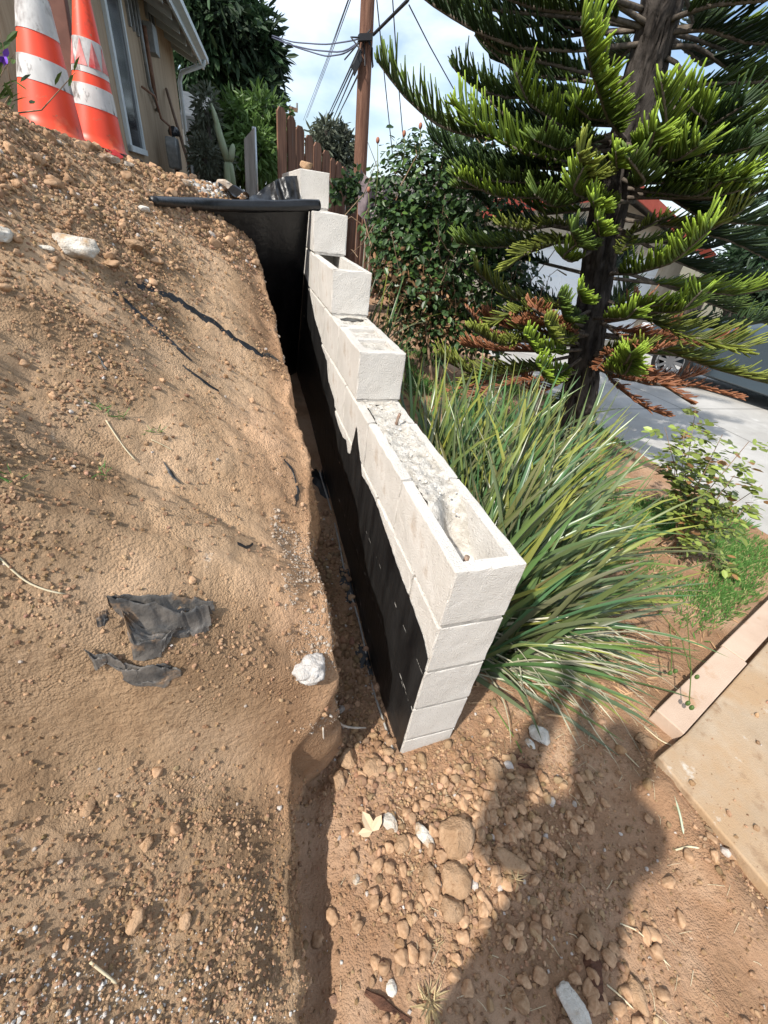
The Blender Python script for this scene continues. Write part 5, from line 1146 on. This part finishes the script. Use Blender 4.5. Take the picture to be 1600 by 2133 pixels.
cone(104, 262, 'orange traffic cone with two white bands, beside the cone marked with red', (R_(-2), R_(7), .3), 2.95, ((.205, .29), (.375, .50)))
cone(203, 296, 'orange traffic cone with red-patterned upper white band, on the bank edge', (R_(-2), R_(7), .5), 3.25, ((.20, .29), (.335, .47)), True)
p = at_dist(232, 322, 2.9); p[2] = float(bank_z(p[0], p[1]))+.02
tag(strip('red_strap', [(222, 318), (240, 326), (262, 330)], .03, mat('red_cloth', (.35, .02, .02), rough=.8), 'red cloth scrap under the base of the red-marked cone', 'cloth', lift=.02), None, None)

# ================================================================== FENCES, POLE, WIRES
M['fence'] = mat('redwood_fence', (.12, .062, .042), (.26, .135, .085), scale=5, rough=.9, bump=.004, bscale=30, stretch=(7, 7, .5), objvar=.25, spots=[((.17, .14, .12), 3., .58, .72)])
fen = empty('picket_fence', at_h(600, 420, 6.6), 'weathered brown picket fence stepping down the slope beside the utility pole', 'fence')
pk = [(578, 597, 219), (599, 616, 239), (618, 635, 259), (637, 653, 279), (655, 671, 294), (673, 688, 311), (690, 700, 328), (701, 712, 335), (713, 724, 346), (725, 735, 358), (736, 748, 366), (749, 760, 372)]
hA, hB = at_h(588, 415, 6.5), at_h(760, 435, 8.2); fd = hB-hA; fd[2] = 0; fd /= np.linalg.norm(fd); fnn = np.array([fd[1], -fd[0], 0])
for k_, (u0, u1, vt) in enumerate(pk):
    a = on_plane(u0, vt, hA, fnn); b = on_plane(u1, vt+8, hA, fnn); z1 = a[2]; w_ = abs((b-a)@fd); c_ = a+fd*((b-a)@fd)/2; zb0 = z1-1.75
    rr0 = w_*.28; x0, x1 = -w_/2*.97, w_/2*.97
    prof = [(x0, zb0), (x1, zb0), (x1, z1-rr0), (x1-rr0*.9, z1), (x0+rr0*.9, z1), (x0, z1-rr0)]
    mb = MB(); jt = (.004 if k_ % 2 else -.004); mb.prism([np.array([c_[0], c_[1], 0])+fd*x+fnn*jt+np.array([0, 0, z]) for x, z in prof], fnn*(-.018)); mb.build('picket', M['fence'], fen)
for dz in (-.35, -1.35):
    mb = MB(); a = on_plane(585, 219, hA, fnn); b = on_plane(755, 370, hA, fnn); mb.prism([a+np.array([0, 0, dz])-fnn*.03, b+np.array([0, 0, dz])-fnn*.03, b+np.array([0, 0, dz+.09])-fnn*.03, a+np.array([0, 0, dz+.09])-fnn*.03], -fnn*.03); mb.build('rail', M['fence'], fen)
# low boards and cloth past the pole
lf = empty('board_fence', at_h(800, 450, 7.5), 'low brown board fence right of the utility pole, behind the rose bush', 'fence')
for k_ in range(9):
    a = at_h(752+k_*11, 388+k_*3, 7.4+.05*k_); mb = MB(); mb.obox(a+np.array([0, 0, -.7]), fd*.045, fnn*.01, np.array([0, 0, .7])); mb.build('picket', M['fence'], lf)
I, J = np.meshgrid(np.linspace(0, 1, 24), np.linspace(0, 1, 14)); a, b = at_h(752, 350, 7.2), at_h(815, 385, 7.2); P = a+(b-a)*I[..., None]+np.array([0, 0, -.5])*J[..., None]; P[..., 1] += .05*np.sin(I*14+J*3); P[..., 2] -= .08*np.sin(np.pi*I)
tag(np_mesh('shade_cloth', P.reshape(-1, 3), grid_faces(14, 24), mat('purple_cloth', (.14, .11, .12), (.22, .18, .19), scale=8, rough=.9)), 'faded purple cloth hung beside the utility pole', 'cloth')
# post and pipe
gp1, gp2 = at_h(520, 268, 5.4), at_h(523, 420, 5.4); mb = MB(); mb.prism([gp1+np.array([-.055, 0, -.08]), gp1+np.array([.045, 0, .02]), gp2+np.array([.045, 0, -.3]), gp2+np.array([-.055, 0, -.3])], (0, .09, 0)); tag(mb.build('wood_post', mat('grey_post', (.20, .18, .16), (.34, .31, .28), scale=6, rough=.95, bump=.004, bscale=40, stretch=(8, 8, .6)), None), 'grey weathered post with a slanted top behind the gravel shelf', 'post')
p1, p2 = at_h(529, 264, 5.5), at_h(535, 420, 5.5); mb = MB(); mb.tube([p1, p2], .020, 10); tag(mb.build('metal_pipe', mat('galvanised', (.55, .58, .60), rough=.4, metal=.5), None, smooth=True), 'thin pale metal pipe standing beside the grey post', 'pipe')
# utility pole
pole = empty('utility_pole', at_h(745, 430, 9), 'brown wooden utility pole with cable fittings', 'utility pole')
pt, pb_ = at_h(790, -240, 9), at_h(744, 440, 9); top = np.array([pb_[0], pb_[1], pt[2]]); xb = pb_.copy(); xb[2] = -.6
xoff = at_h(766, 0, 9)
mb = MB(); mb.tube([xb, at_h(749, 380, 9), at_h(757, 200, 9), xoff, at_h(776, -240, 9)], [.112, .110, .106, .10, .095], 16); mb.build('pole_shaft', mat('creosote_wood', (.10, .045, .030), (.22, .115, .075), scale=7, rough=.9, bump=.006, bscale=40, stretch=(6, 6, .35)), pole, smooth=True)
M['wire'] = mat('cable', (.025, .025, .028), rough=.6)
M['wire2'] = mat('lit_cable', (.10, .11, .16), rough=.5)  # paler copy of the cable, its lit look put into the colour
ft_ = MB(); c_ = at_h(761, 78, 8.85)
for k_ in range(7): ft_.tube([c_+np.array([.0, 0, .0]), c_+rng.normal(0, .12, 3), c_+rng.normal(0, .18, 3)+np.array([.1, 0, -.2])], .010, 5)
ft_.obox(c_, np.array([.10, 0, .02]), np.array([0, .05, 0]), np.array([0, 0, .035])); ft_.build('cable_fitting', M['wire'], pole)
mb = MB(); mb.obox(at_h(744, 130, 8.85), np.array([.05, 0, .09]), np.array([0, .04, 0]), np.array([-.02, 0, .06])); mb.build('splice_case', M['wire'], pole, bevel=.01)
def wire(pts, label, rad_=.011, mm=None, hds=9.):
    hds = [hds]*len(pts) if np.isscalar(hds) else hds; P = [at_h(u, v, h_) for (u, v), h_ in zip(pts, hds)]; Q, _ = smooth_path(P, 24) if len(P) > 2 else (np.array(P), 0)
    mb = MB(); mb.tube(list(Q), rad_, 5); tag(mb.build('overhead_wire', mm or M['wire'], None, smooth=True), label, 'wire', 'overhead wires')
wire([(567, 74), (610, 88), (680, 93), (740, 84), (757, 76)], 'upper slack cable between the dark tree and the utility pole', hds=[14, 12.5, 11, 9.5, 9], mm=M['wire2'])
wire([(567, 78), (600, 92), (650, 104), (720, 110), (757, 80)], 'lower sagging cable looping to the utility pole', hds=[14, 12.5, 11, 9.5, 9], mm=M['wire2'])
wire([(568, 75), (615, 98), (680, 118), (720, 112), (745, 92)], 'lowest sagging cable loop below the other two', hds=[14, 12.5, 11, 9.5, 9], mm=M['wire2'])
for k_, (a, b) in enumerate([((725, 0), (632, 250)), ((728, -5), (636, 250)), ((732, -5), (640, 245))]): wire([a, ((a[0]+b[0])/2, (a[1]+b[1])/2+4), b], 'thin power line in the bundle of three left of the utility pole', .010, M['wire2'], [12, 20, 34])
for k_, (a, b) in enumerate([((751, 95), (672, 265)), ((751, 105), (678, 262)), ((750, 118), (690, 258)), ((749, 150), (700, 250))]): wire([a, ((a[0]+b[0])/2-2, (a[1]+b[1])/2+5), b], 'cable running away down from the utility pole to the round far tree', .014, None, [9, 14, 24])
wire([(850, 0), (820, 30), (778, 72)], 'thick cable rising from the pole fitting past the conifer', .020, None, [7.5, 8.2, 8.9])
for pts, lb in (([(785, 0), (800, 150), (818, 325)], 'thin line dropping just right of the utility pole'), ([(818, 0), (828, 150), (840, 290)], 'thin line dropping towards the rose bush, right of another'), ([(852, 10), (895, 95), (945, 185)], 'slanting line from beside the thick cable into the conifer')): wire(pts, lb, .009, None, [9, 10, 11])
fp = empty('utility_pole', at_h(608, 400, 38), 'small far utility pole with crossarm above the picket fence', 'utility pole')
mb = MB(); mb.tube([at_h(607, 420, 38), at_h(607, 222, 38)], .16, 8); mb.build('pole_shaft', M['handle'], fp)
mb = MB(); a, b = at_h(594, 224, 38), at_h(620, 230, 38); mb.obox((a+b)/2, (b-a)/2, np.array([0, .1, 0]), np.array([0, 0, .10])); mb.build('crossarm', M['handle'], fp)
for t_ in (.05, .95): mb = MB(); q_ = a+(b-a)*t_; mb.tube([q_, q_+np.array([0, 0, .35])], .07, 6); mb.build('insulator', M['steel'], fp)

# ================================================================== FAR TREES, BUSHES, SHED
def leafy_tree(name, label, lumps, hd, n_, size, mm, seed, group=None, base=None, tmpl=LN, tint_lo=.5, tint_hi=1.3, cat='tree', shell=.45, jit=1.2):
    r = np.random.default_rng(seed); cen = [at_h(u, v, hd+r.uniform(-jit, jit)*.5) for u, v, _, _ in lumps]; sc_ = hd/FPX
    radl = [(a*sc_*.75, a*sc_*.75, b*sc_*.62) for _, _, a, b in lumps]
    root = empty(name, at_h(base[0], base[1], hd) if base else cen[0], label, cat, group)
    P, d = lump_points(cen, radl, n_, r, shell)
    D = d+r.normal(0, .6, P.shape)+np.array([0, 0, -.45]); N_ = rnd_dirs(len(P), r)+np.array([0, 0, .6])
    cl_ = sstep(-.3, .4, fbm(P[:, 0]*1.1, P[:, 1]*1.1, P[:, 2]*1.1, seed=seed, octv=2)); t = (tint_lo+(tint_hi-tint_lo)*cl_*r.uniform(.6, 1.1, len(P)))[:, None]*np.array([1, 1, 1])
    leaf_mesh('crown', P, D, N_, r.uniform(.6, 1.2, len(P))*size, mm, root, t, tmpl)
    mb = MB(); b0 = at_h(base[0], base[1], hd); b0[2] -= 1.0
    for c_ in cen[:6]: mb.tube([b0, b0*.5+c_*.5+r.normal(0, .1, 3), c_], [.012*hd, .008*hd, .004*hd], 6, cap=False)
    mb.build('trunk', M['bark'], root, smooth=True); return root
leafy_tree('dark_tree', 'large dark green tree rising behind the tan house', [(430, 40, 85, 80), (500, 70, 75, 70), (540, 120, 50, 55), (470, 150, 85, 60), (400, 120, 60, 90), (420, -40, 90, 80), (510, 190, 60, 45), (400, 215, 50, 40), (545, 180, 35, 35), (460, 215, 50, 35), (535, 90, 40, 40)], 15, 9000, .34, M['leaf_far'], 61, base=(440, 330), shell=.5)
leafy_tree('leafy_bush', 'fresh green leafy bush behind the grey post', [(500, 250, 55, 45), (550, 240, 50, 45), (575, 290, 40, 50), (530, 320, 60, 60), (480, 330, 50, 60), (560, 370, 60, 50), (450, 300, 40, 50), (590, 350, 40, 60)], 9, 5200, .17, M['leaf_bush'], 62, base=(530, 420), cat='bush', tint_lo=.35)
leafy_tree('grey_shrub', 'grey-green feathery shrub at the house corner', [(430, 230, 22, 45), (440, 290, 32, 50), (425, 330, 28, 40), (455, 340, 30, 40)], 8.2, 2200, .11, M['leaf_olive'], 63, base=(440, 400), cat='shrub', tint_lo=.5)
leafy_tree('round_tree', 'round olive-green far tree beyond the picket fence', [(690, 290, 40, 38), (715, 310, 35, 40), (665, 310, 25, 35), (700, 350, 45, 45), (730, 360, 25, 40), (680, 270, 20, 20)], 20, 3000, .30, M['leaf_olive'], 64, base=(695, 430), tint_lo=.25, tint_hi=.75)
leafy_tree('far_hedge', 'dark far hedge past the utility pole', [(800, 420, 30, 30), (850, 440, 40, 35), (900, 450, 50, 50), (960, 460, 60, 60), (1040, 470, 60, 60)], 13, 2600, .26, M['leaf_far'], 65, base=(880, 500), cat='hedge')
leafy_tree('far_tree', 'dark leafy tree behind the right side of the garage', [(1560, 560, 70, 60), (1620, 520, 70, 70), (1520, 590, 40, 40), (1650, 600, 70, 60)], 15, 2600, .30, M['leaf_far'], 66, base=(1580, 650))
# cactus
cact = empty('cactus', at_h(478, 390, 7.6), 'pale green column cactus at the end of the gravel shelf', 'cactus')
M['cact'] = mat('cactus_skin', (.22, .28, .16), (.34, .38, .26), scale=5, rough=.7, stretch=(9, 9, .5))
for (u0, v0, u1, v1, w_) in ((478, 400, 472, 330, .05), (487, 400, 478, 330, .045), (474, 335, 448, 250, .045), (470, 320, 440, 215, .035), (480, 335, 486, 300, .04)):
    a, b = at_h(u0, v0, 7.6), at_h(u1, v1, 7.6); mb = MB(); mb.tube([a, a*.6+b*.4, a*.2+b*.8, b], [w_, w_*1.05, w_*.9, w_*.3], 9); mb.build('stem', M['cact'], cact, smooth=True)
# shed
shed = empty('shed', at_h(410, 350, 12.5), 'grey shed with dark roof behind the house corner', 'shed')
c = [at_h(u, v, 12.5) for u, v in ((378, 350), (442, 360), (442, 280), (378, 268))]
for p_ in c[:2]: p_[2] = .2
mb = MB(); mb.prism(c, (0, .3, 0)); mb.build('wall', mat('shed_wall', (.22, .235, .24), (.28, .29, .29), scale=4, rough=.9), shed)
c2 = [at_h(u, v, 12.3) for u, v in ((376, 268), (446, 282), (446, 250), (376, 238))]; mb = MB(); mb.prism(c2, (0, 1.2, .5)); mb.build('roof', mat('shed_roof', (.07, .08, .09), (.11, .12, .13), scale=5, rough=.8), shed)
c3 = [at_h(u, v, 8.8) for u, v in ((394, 372), (424, 374), (424, 342), (396, 340))]; mb = MB(); mb.prism(c3, (0, .08, 0)); tag(mb.build('plywood_sheet', mat('pale_ply', (.50, .45, .38), (.58, .52, .44), scale=6, rough=.9), None), 'low pale plywood sheet propped by the house corner', 'plywood')
# weeds by the cones
wd_ = empty('weed_plant', on_terr(12, 240), 'wispy weed with a purple flower beside the traffic cones', 'plant'); r = np.random.default_rng(71); W1, W2, W3 = [], [], []
wb = at_dist(-5, 240, 2.35); mb = MB()
for k_ in range(16):
    e = wb+np.array([r.normal(0, .10), r.normal(0, .08), r.uniform(.12, .42)]); mb.tube([wb, (wb+e)/2+r.normal(0, .02, 3), e], [.003, .002, .001], 4, cap=False); a, b, c_ = stem_leaves([wb, e], r, .05, .045, comp=1); W1 += a; W2 += b; W3 += c_
mb.build('stems', M['twig'], wd_); leaf_mesh('leaves', W1, np.array(W2)+np.array([0, 0, .6]), W3, .055, M['leaf_bush'], wd_, r.uniform(.4, 1, (len(W1), 1))*np.array([1, 1, 1]), LN)
fl = at_dist(8, 118, 2.25); fd1 = rnd_dirs(6, r); leaf_mesh('flower', np.repeat(fl[None], 6, 0), fd1, rnd_dirs(6, r), .028, mat('purple_petal', (.16, .06, .42), rough=.6), wd_, np.ones((6, 3)))
# vine on the fence
vn = empty('fence_vine', at_h(715, 430, 6.4), 'dark ivy strand climbing the foot of the picket fence', 'vine'); P, d = lump_points([at_h(700, 400, 6.3), at_h(722, 385, 6.4), at_h(735, 400, 6.4), at_h(742, 375, 6.4)], [(.07, .05, .25), (.06, .05, .12), (.1, .06, .2), (.05, .05, .15)], 170, r, .2)
leaf_mesh('leaves', P, rnd_dirs(len(P), r), rnd_dirs(len(P), r)+np.array([0, -1, .3]), .09, M['leaf_rose'], vn, r.uniform(.4, 1, (len(P), 1))*np.array([1, 1, 1]))
# pale gravel and broken concrete on the shelf
r = np.random.default_rng(81); n = 4200; U = r.uniform(255, 520, n); Vv = r.uniform(352, 412, n); PP = on_terr_many(U, Vv, 2.0, 8); ok = (PP[:, 1] > 2.35) & (PP[:, 1] < 5.5); PP = PP[ok]
rr = np.clip(.005*(1-r.random(len(PP)))**(-.45), .005, .022); PP[:, 2] += rr*.3; t = r.uniform(.6, 1.15, (len(PP), 1))*np.array([1, 1, 1]); dk = r.random(len(PP)) < .25; t[dk] *= .45
scatter('shelf_gravel', PP, rr, mat('pale_gravel', (.46, .43, .39), (.66, .63, .58), scale=10, rough=.95, tint=True), 'pale gravel and broken mortar on the shelf by the house', 82, t, 2)
for k_, (u, v, w_, h_) in enumerate([(470, 395, 48, 30), (440, 378, 40, 20), (380, 385, 34, 18), (225, 335, 46, 20), (262, 345, 40, 14), (120, 300, 22, 14)]):
    stone(u, v, w_, h_, M['crust'], 300+k_, ['largest whitish mortar rubble lump at the end of the gravel shelf', 'whitish rubble lump in the middle of the gravel shelf', 'low pale rubble lump on the gravel shelf', 'grey rubble lump at the base of the cone with red marks', 'flat grey rubble lump in front of the tall window', 'small pale lump below the cone with plain bands'][k_], 'rubble_lump', 'rubble')
sr = at_dist(600, 354, 3.75); V, F = rock_shape(77, 3); tag(np_mesh('soil_clod', V*.05+np.array([.07, 3.05, 4*H+.028]), F, M['clod']), 'brown clod resting on top of the highest block', 'soil clod')

# ================================================================== LITTER ON THE GROUND
r = np.random.default_rng(91)
def straw(pts, rad_, mm, label, group=None, name='dry_straw', cat='straw', lift=.006):
    P = []
    for u, v in pts: p = on_terr(u, v); p[2] += lift; P.append(p)
    Q, _ = smooth_path(P, 12) if len(P) > 2 else (np.array(P), 0); mb = MB(); mb.tube(list(Q), [rad_]*(len(Q)-1)+[rad_*.4], 5); return tag(mb.build(name, mm, None, smooth=True), label, cat, group)
M['straw'] = mat('straw', (.50, .42, .27), (.62, .54, .38), scale=20, rough=.8)
M['rootm'] = mat('pale_root', (.52, .46, .38), (.66, .60, .52), scale=30, rough=.9)
straw([(190, 2005), (215, 2025), (245, 2050)], .0026, M['straw'], 'thick yellow straw stick on white grit at the bank foot', name='straw_stick')
straw([(1262, 2052), (1290, 2075), (1318, 2103)], .0022, M['straw'], 'straight pale straw stick beside the rotten wood stub', name='straw_stick')
straw([(222, 880), (240, 908), (262, 940), (285, 965)], .0018, M['straw'], 'pale dry grass runner lying on the middle of the bank', name='grass_runner')
straw([(316, 920), (338, 930), (360, 942)], .0016, M['straw'], 'short dry grass runner right of the longer one on the bank', name='grass_runner')
straw([(0, 1165), (25, 1190), (60, 1220), (110, 1238), (140, 1242)], .0018, M['straw'], 'dry grass runner across the loose gravel near the plastic rag', name='grass_runner')
straw([(686, 1508), (715, 1528), (745, 1534), (760, 1530)], .004, M['rootm'], 'whitish forked root poking out over the trench', name='root', lift=.05)
straw([(672, 1530), (674, 1570), (690, 1580)], .0025, M['rootm'], 'thin root hanging from the cut face of the bank', name='root', lift=.04)
straw([(1255, 1190+320), (1290, 1560), (1330, 1600)], .0025, M['straw'], 'long dry blade lying across the shaded soil', name='dry_stalk')
straw([(1020, 1460), (1045, 1500), (1075, 1545), (1090, 1580)], .0028, mat('green_stem', (.14, .19, .05)), 'greenish stem lying on bare soil beside the wall shadow', name='dry_stalk')
straw([(1175, 1445), (1200, 1470), (1225, 1490)], .004, M['straw'], 'stout straw by the broad flat stone', name='dry_stalk')
straw([(1340, 1515), (1375, 1545), (1410, 1560)], .003, M['straw'], 'curved dry blade next to the end of the edging strip', name='dry_stalk')
straw([(1290, 1925), (1330, 1940), (1370, 1990), (1395, 2015)], .002, M['straw'], 'curving yellow straw on sunlit soil beside the rounded clod', name='dry_stalk')
straw([(1403, 1660), (1415, 1700), (1422, 1738)], .0035, mat('pale_green_blade', (.40, .46, .32), (.5, .54, .4), scale=20), 'flat pale green blade lying by the slab edge', name='dry_stalk')
straw([(1405, 1772), (1432, 1764), (1455, 1768)], .003, M['straw'], 'short bent dry chip on sunlit soil by the slab', name='dry_stalk')
mb = MB(); 
for k_ in range(170):
    if k_ < 90: u, v = r.uniform(1150, 1420), r.uniform(1380, 1650)
    elif k_ < 170: u, v = r.uniform(700, 1600), r.uniform(1560, 2130)
    else: u, v = r.uniform(0, 640), r.uniform(1300, 2130)
    p = on_terr(u, v); a = r.uniform(0, 6.28); l = r.uniform(.012, .05); d = np.array([math.cos(a), math.sin(a), 0])*l; q_ = p+d; q_[2] = float(terr(q_[0], q_[1])); m_ = (p+q_)/2+np.array([0, 0, r.uniform(.004, .014)])
    mb.tube([p+np.array([0, 0, .004]), m_, q_+np.array([0, 0, .004])], r.uniform(.0004, .0009), 4, cap=False)
tag(mb.build('dry_grass_bits', M['straw'], None), 'fine bits of dry grass strewn over the soil', 'dry grass', kind='stuff')
# dry and green tufts
def tuft(u, v, n_, ln, mm, label, seed):
    r = np.random.default_rng(seed); p = on_terr(u, v); az = r.uniform(0, 6.28, n_); D = np.stack([np.cos(az), np.sin(az), r.uniform(.2, 1.2, n_)], 1)
    root = empty('grass_tuft', p, label, 'grass tuft'); leaf_mesh('blades', np.repeat(p[None], n_, 0)+r.normal(0, .006, (n_, 3)), D, rnd_dirs(n_, r), r.uniform(.5, 1, n_)*ln, mm, root, np.ones((n_, 3))*r.uniform(.8, 1.2, (n_, 1)), LN*np.array([1, .35, 1]))
M['tuft'] = leaf_mat('dry_tuft', (.52, .42, .24), .7)
tuft(895, 2090, 45, .060, M['tuft'], 'straw-coloured grass tuft near the dark wood splinter', 3)
tuft(1073, 1830, 26, .040, M['tuft'], 'pale dry grass tuft touching the loaf-shaped clod', 4)
tuft(905, 1970, 14, .035, M['tuft'], 'sparse dry grass tuft below the flat-topped clod', 5)
for k_, (u, v) in enumerate([(215, 855), (250, 868), (322, 905), (215, 990), (20, 1000)]): tuft(u, v, 12, .035, M['grass'], ['green grass sprig at the top of the long dry runner', 'green grass sprig right of the dry runner top', 'green grass sprig at the short dry runner', 'tiny green sprig low on the middle of the bank', 'thin green sprig far out on the bank'][k_], 20+k_)
# loose crumbs strewn on the walk
r = np.random.default_rng(95); n = 2600; X = r.uniform(.9, 2.4, n); Y = r.uniform(-1.2, .3, n); dd_ = (X-1.035)*-.292+(Y+.118)*.956; left = np.interp(Y, [-1.3, -.7, -.4, -.26], [1.02, .94, .905, .895]); ok = (dd_ < -.12) & (X > left+.01) & (r.random(n) < .10+.9*np.exp(-(X-left)/.10)+.25*(fbm(X*4, Y*4, seed=5) > .15)); X, Y = X[ok], Y[ok]; rr = np.clip(.0022*(1-r.random(len(X)))**(-.5), .0022, .014)
scatter('walk_crumbs', np.stack([X, Y, -.819+rr*.4], 1), rr, M['crumb'], 'loose soil crumbs strewn over the concrete walk', 96, tints(len(X), r, .05), 1)
# rotten wood and bark
M['rot'] = mat('rotten_wood', (.06, .028, .018), (.16, .075, .045), scale=16, rough=.9, bump=.008, bscale=50, stretch=(1, 4, 1))
def chip(u0, v0, u1, v1, w, label, mm=None, name='wood_chip', lift=.006):
    a, b = on_terr(u0, v0), on_terr(u1, v1); n_ = 9; d = b-a; sd = np.cross(d, (0, 0, 1)); sd /= np.linalg.norm(sd); V = []
    for i in range(n_):
        t_ = i/(n_-1); ww = w*(.35+.65*math.sin(math.pi*min(.9, t_+.12)))*(1+.3*float(vnoise(i*.9, 3., seed=len(label)))); c_ = a+d*t_+np.array([0, 0, lift])
        for q_, z_ in ((-1, -.3), (-.6, .5), (.5, .6), (1, -.2)): V.append(c_+sd*ww*q_+np.array([0, 0, ww*z_*(1+.4*float(vnoise(i*1.3, q_*2, seed=4)))]))
    F = [(i*4+j, i*4+(j+1) % 4, (i+1)*4+(j+1) % 4, (i+1)*4+j) for i in range(n_-1) for j in range(4)]+[(3, 2, 1, 0), tuple((n_-1)*4+j for j in range(4))]
    mb = MB(); mb.add(V, F); tag(mb.build(name, mm or M['rot'], None), label, 'wood chip')
chip(760, 2066, 855, 2128, .010, 'long dark wood splinter half buried in loose soil', name='wood_splinter')
chip(1232, 1985, 1245, 2085, .024, 'rotten red-brown wood stub sunk in the soil', name='wood_stub')
chip(1060, 1572, 1092, 1582, .008, 'dark bark chip by the egg-shaped clod, upper of two')
chip(1078, 1592, 1115, 1602, .008, 'dark bark chip by the egg-shaped clod, lower of two')
chip(945, 1790, 975, 1803, .006, 'orange wood splinter just below the largest tan clod', mat('orange_wood', (.42, .15, .06), (.5, .22, .1), scale=20))
chip(795, 2000, 798, 2030, .012, 'dark bark scrap in speckled soil')
# dry leaf
dl = on_terr(775, 1735); dl[2] += .012; D = np.array([[-.3, .9, .2], [.6, .5, .25], [-.9, .1, .1]]); leaf = leaf_mesh('dry_leaf', np.repeat(dl[None], 3, 0), D, np.array([[0.2, -.2, 1.]]*3), [.06, .05, .045], mat('tan_leaf', (.60, .46, .30), rough=.8), None, np.ones((3, 3))); tag(leaf, 'curled tan dry leaf on the rubble heap', 'dry leaf')
# concrete debris and leaf litter behind the wall
r = np.random.default_rng(97); n = 700; X = r.uniform(.25, 1.5, n); Y = r.uniform(1.2, 4.2, n); P = np.stack([X, Y, ground_z(X, Y)+.01], 1)
tag(leaf_mesh('leaf_litter', P, rnd_dirs(n, r)*np.array([1, 1, .2]), np.array([0, 0, 1])+r.normal(0, .3, (n, 3)), r.uniform(.02, .06, n), M['leaf_dry'], None, r.uniform(.3, 1.5, (n, 1))*np.array([1, 1, 1])), 'brown leaf litter on the shaded soil behind the wall', 'leaf litter', kind='stuff')
n = 900; X = r.uniform(.3, 2.2, n); Y = r.uniform(-.05, 1.2, n); ok = ((X-1.035)*-.292+(Y+.118)*.956) > .05; X, Y = X[ok], Y[ok]; n = len(X); P = np.stack([X, Y, ground_z(X, Y)+.008], 1)
tag(leaf_mesh('leaf_litter', P, rnd_dirs(n, r)*np.array([1, 1, .15]), np.array([0, 0, 1])+r.normal(0, .3, (n, 3)), r.uniform(.03, .10, n), M['leaf_dry'], None, r.uniform(.5, 2.0, (n, 1))*np.array([1, 1.1, 1.2]), LN*np.array([1, .5, 1])), 'dead strap-leaf bits under the big fountain plant', 'leaf litter', kind='stuff')

# ================================================================== THE PHOTOGRAPHER (stands behind the camera and throws the shadow on the dug soil)
fz_ = -.89; px_, py_ = -.52, -1.02
per = empty('person', (px_, py_, fz_), 'person in dark clothes standing in the trench, holding up a phone', 'person')
def skin(name, pts, edges, rad_, mm, parent, root=0, sub=2):
    me = bpy.data.meshes.new(name); me.from_pydata([tuple(map(float, p)) for p in pts], edges, []); o = link_mesh(name, me, mm, parent)
    sk = o.modifiers.new('skin', 'SKIN'); s_ = o.modifiers.new('sub', 'SUBSURF'); s_.levels = sub; s_.render_levels = sub
    for i, rv in enumerate(rad_): me.skin_vertices[0].data[i].radius = (rv, rv) if np.isscalar(rv) else rv
    for i in range(len(pts)): me.skin_vertices[0].data[i].use_root = (i == root)
    return o
fwd = np.array([.866, .5, 0])*0+np.array([.28, .96, 0]); rgt = np.array([.96, -.28, 0]); up = np.array([0, 0, 1.])
Bp = lambda f, s, z: np.array([px_, py_, fz_])+fwd*f+rgt*s+up*z
phone = CAM-RC[2]*.012
pts = [Bp(0, 0, .92), Bp(.01, 0, 1.10), Bp(.0, 0, 1.28), Bp(-.01, 0, 1.40), Bp(.02, 0, 1.50), Bp(.05, 0, 1.60), Bp(.05, 0, 1.70),
       Bp(0, .10, .88), Bp(.02, .12, .48), Bp(-.01, .13, .08), Bp(.12, .14, .03), Bp(0, -.10, .88), Bp(.02, -.12, .48), Bp(-.01, -.13, .08), Bp(.12, -.14, .03),
       Bp(0, .14, 1.36), Bp(.15, .09, 1.13), Bp(0, -.19, 1.36), Bp(.10, -.26, 1.15)]
hr = phone-RC[2]*.03+RC[0]*.055+RC[1]*.03; hl = phone-RC[2]*.03-RC[0]*.055+RC[1]*.03
pts += [pts[16]*.35+hr*.65, hr+RC[1]*.02-RC[2]*.03, pts[18]*.35+hl*.65, hl+RC[1]*.02-RC[2]*.03]
E_ = [(0, 1), (1, 2), (2, 3), (3, 4), (4, 5), (5, 6), (0, 7), (7, 8), (8, 9), (9, 10), (0, 11), (11, 12), (12, 13), (13, 14), (3, 15), (15, 16), (16, 19), (19, 20), (3, 17), (17, 18), (18, 21), (21, 22)]
rad_ = [(.15, .12), (.15, .12), (.16, .12), (.10, .09), .06, .085, .08, .10, .075, .055, .042, .10, .075, .055, .042, .075, .060, .08, .066, .050, .034, .055, .034]
skin('body', pts, E_, rad_, mat('dark_clothes', (.05, .055, .07), (.07, .075, .09), scale=20, rough=.9), per)
skn = mat('skin', (.42, .26, .18), rough=.55)
for hnd, sg in ((hr, 1), (hl, -1)):
    for k_ in range(4):
        b0 = hnd+RC[1]*(.03-.02*k_)-RC[2]*.02; skin('finger', [b0+RC[0]*sg*.02, b0+RC[0]*sg*.012+RC[2]*.012, b0-RC[0]*sg*.012+RC[2]*.012], [(0, 1), (1, 2)], [.009, .008, .007], skn, per, sub=1)
    b0 = hnd+RC[1]*.035-RC[2]*.012; skin('thumb', [b0, b0-RC[0]*sg*.025-RC[2]*.01, b0-RC[0]*sg*.045-RC[2]*.008], [(0, 1), (1, 2)], [.011, .010, .008], skn, per, sub=1)
V, F = ico(3); hp = Bp(.055, 0, 1.66); np_mesh('head', V*np.array([.078, .095, .115])+hp, F, skn, per)
V2 = V*np.array([.083, .10, .10])+hp+np.array([-.01, -.02, .03]); np_mesh('hair', V2, F, mat('dark_hair', (.02, .015, .012), rough=.8), per)
mb = MB(); mb.obox(phone-RC[2]*.006, RC[0]*.036, RC[1]*.074, RC[2]*.004); tag(mb.build('phone', M['dark'], None, bevel=.003), 'slim black phone held up by the person', 'phone')
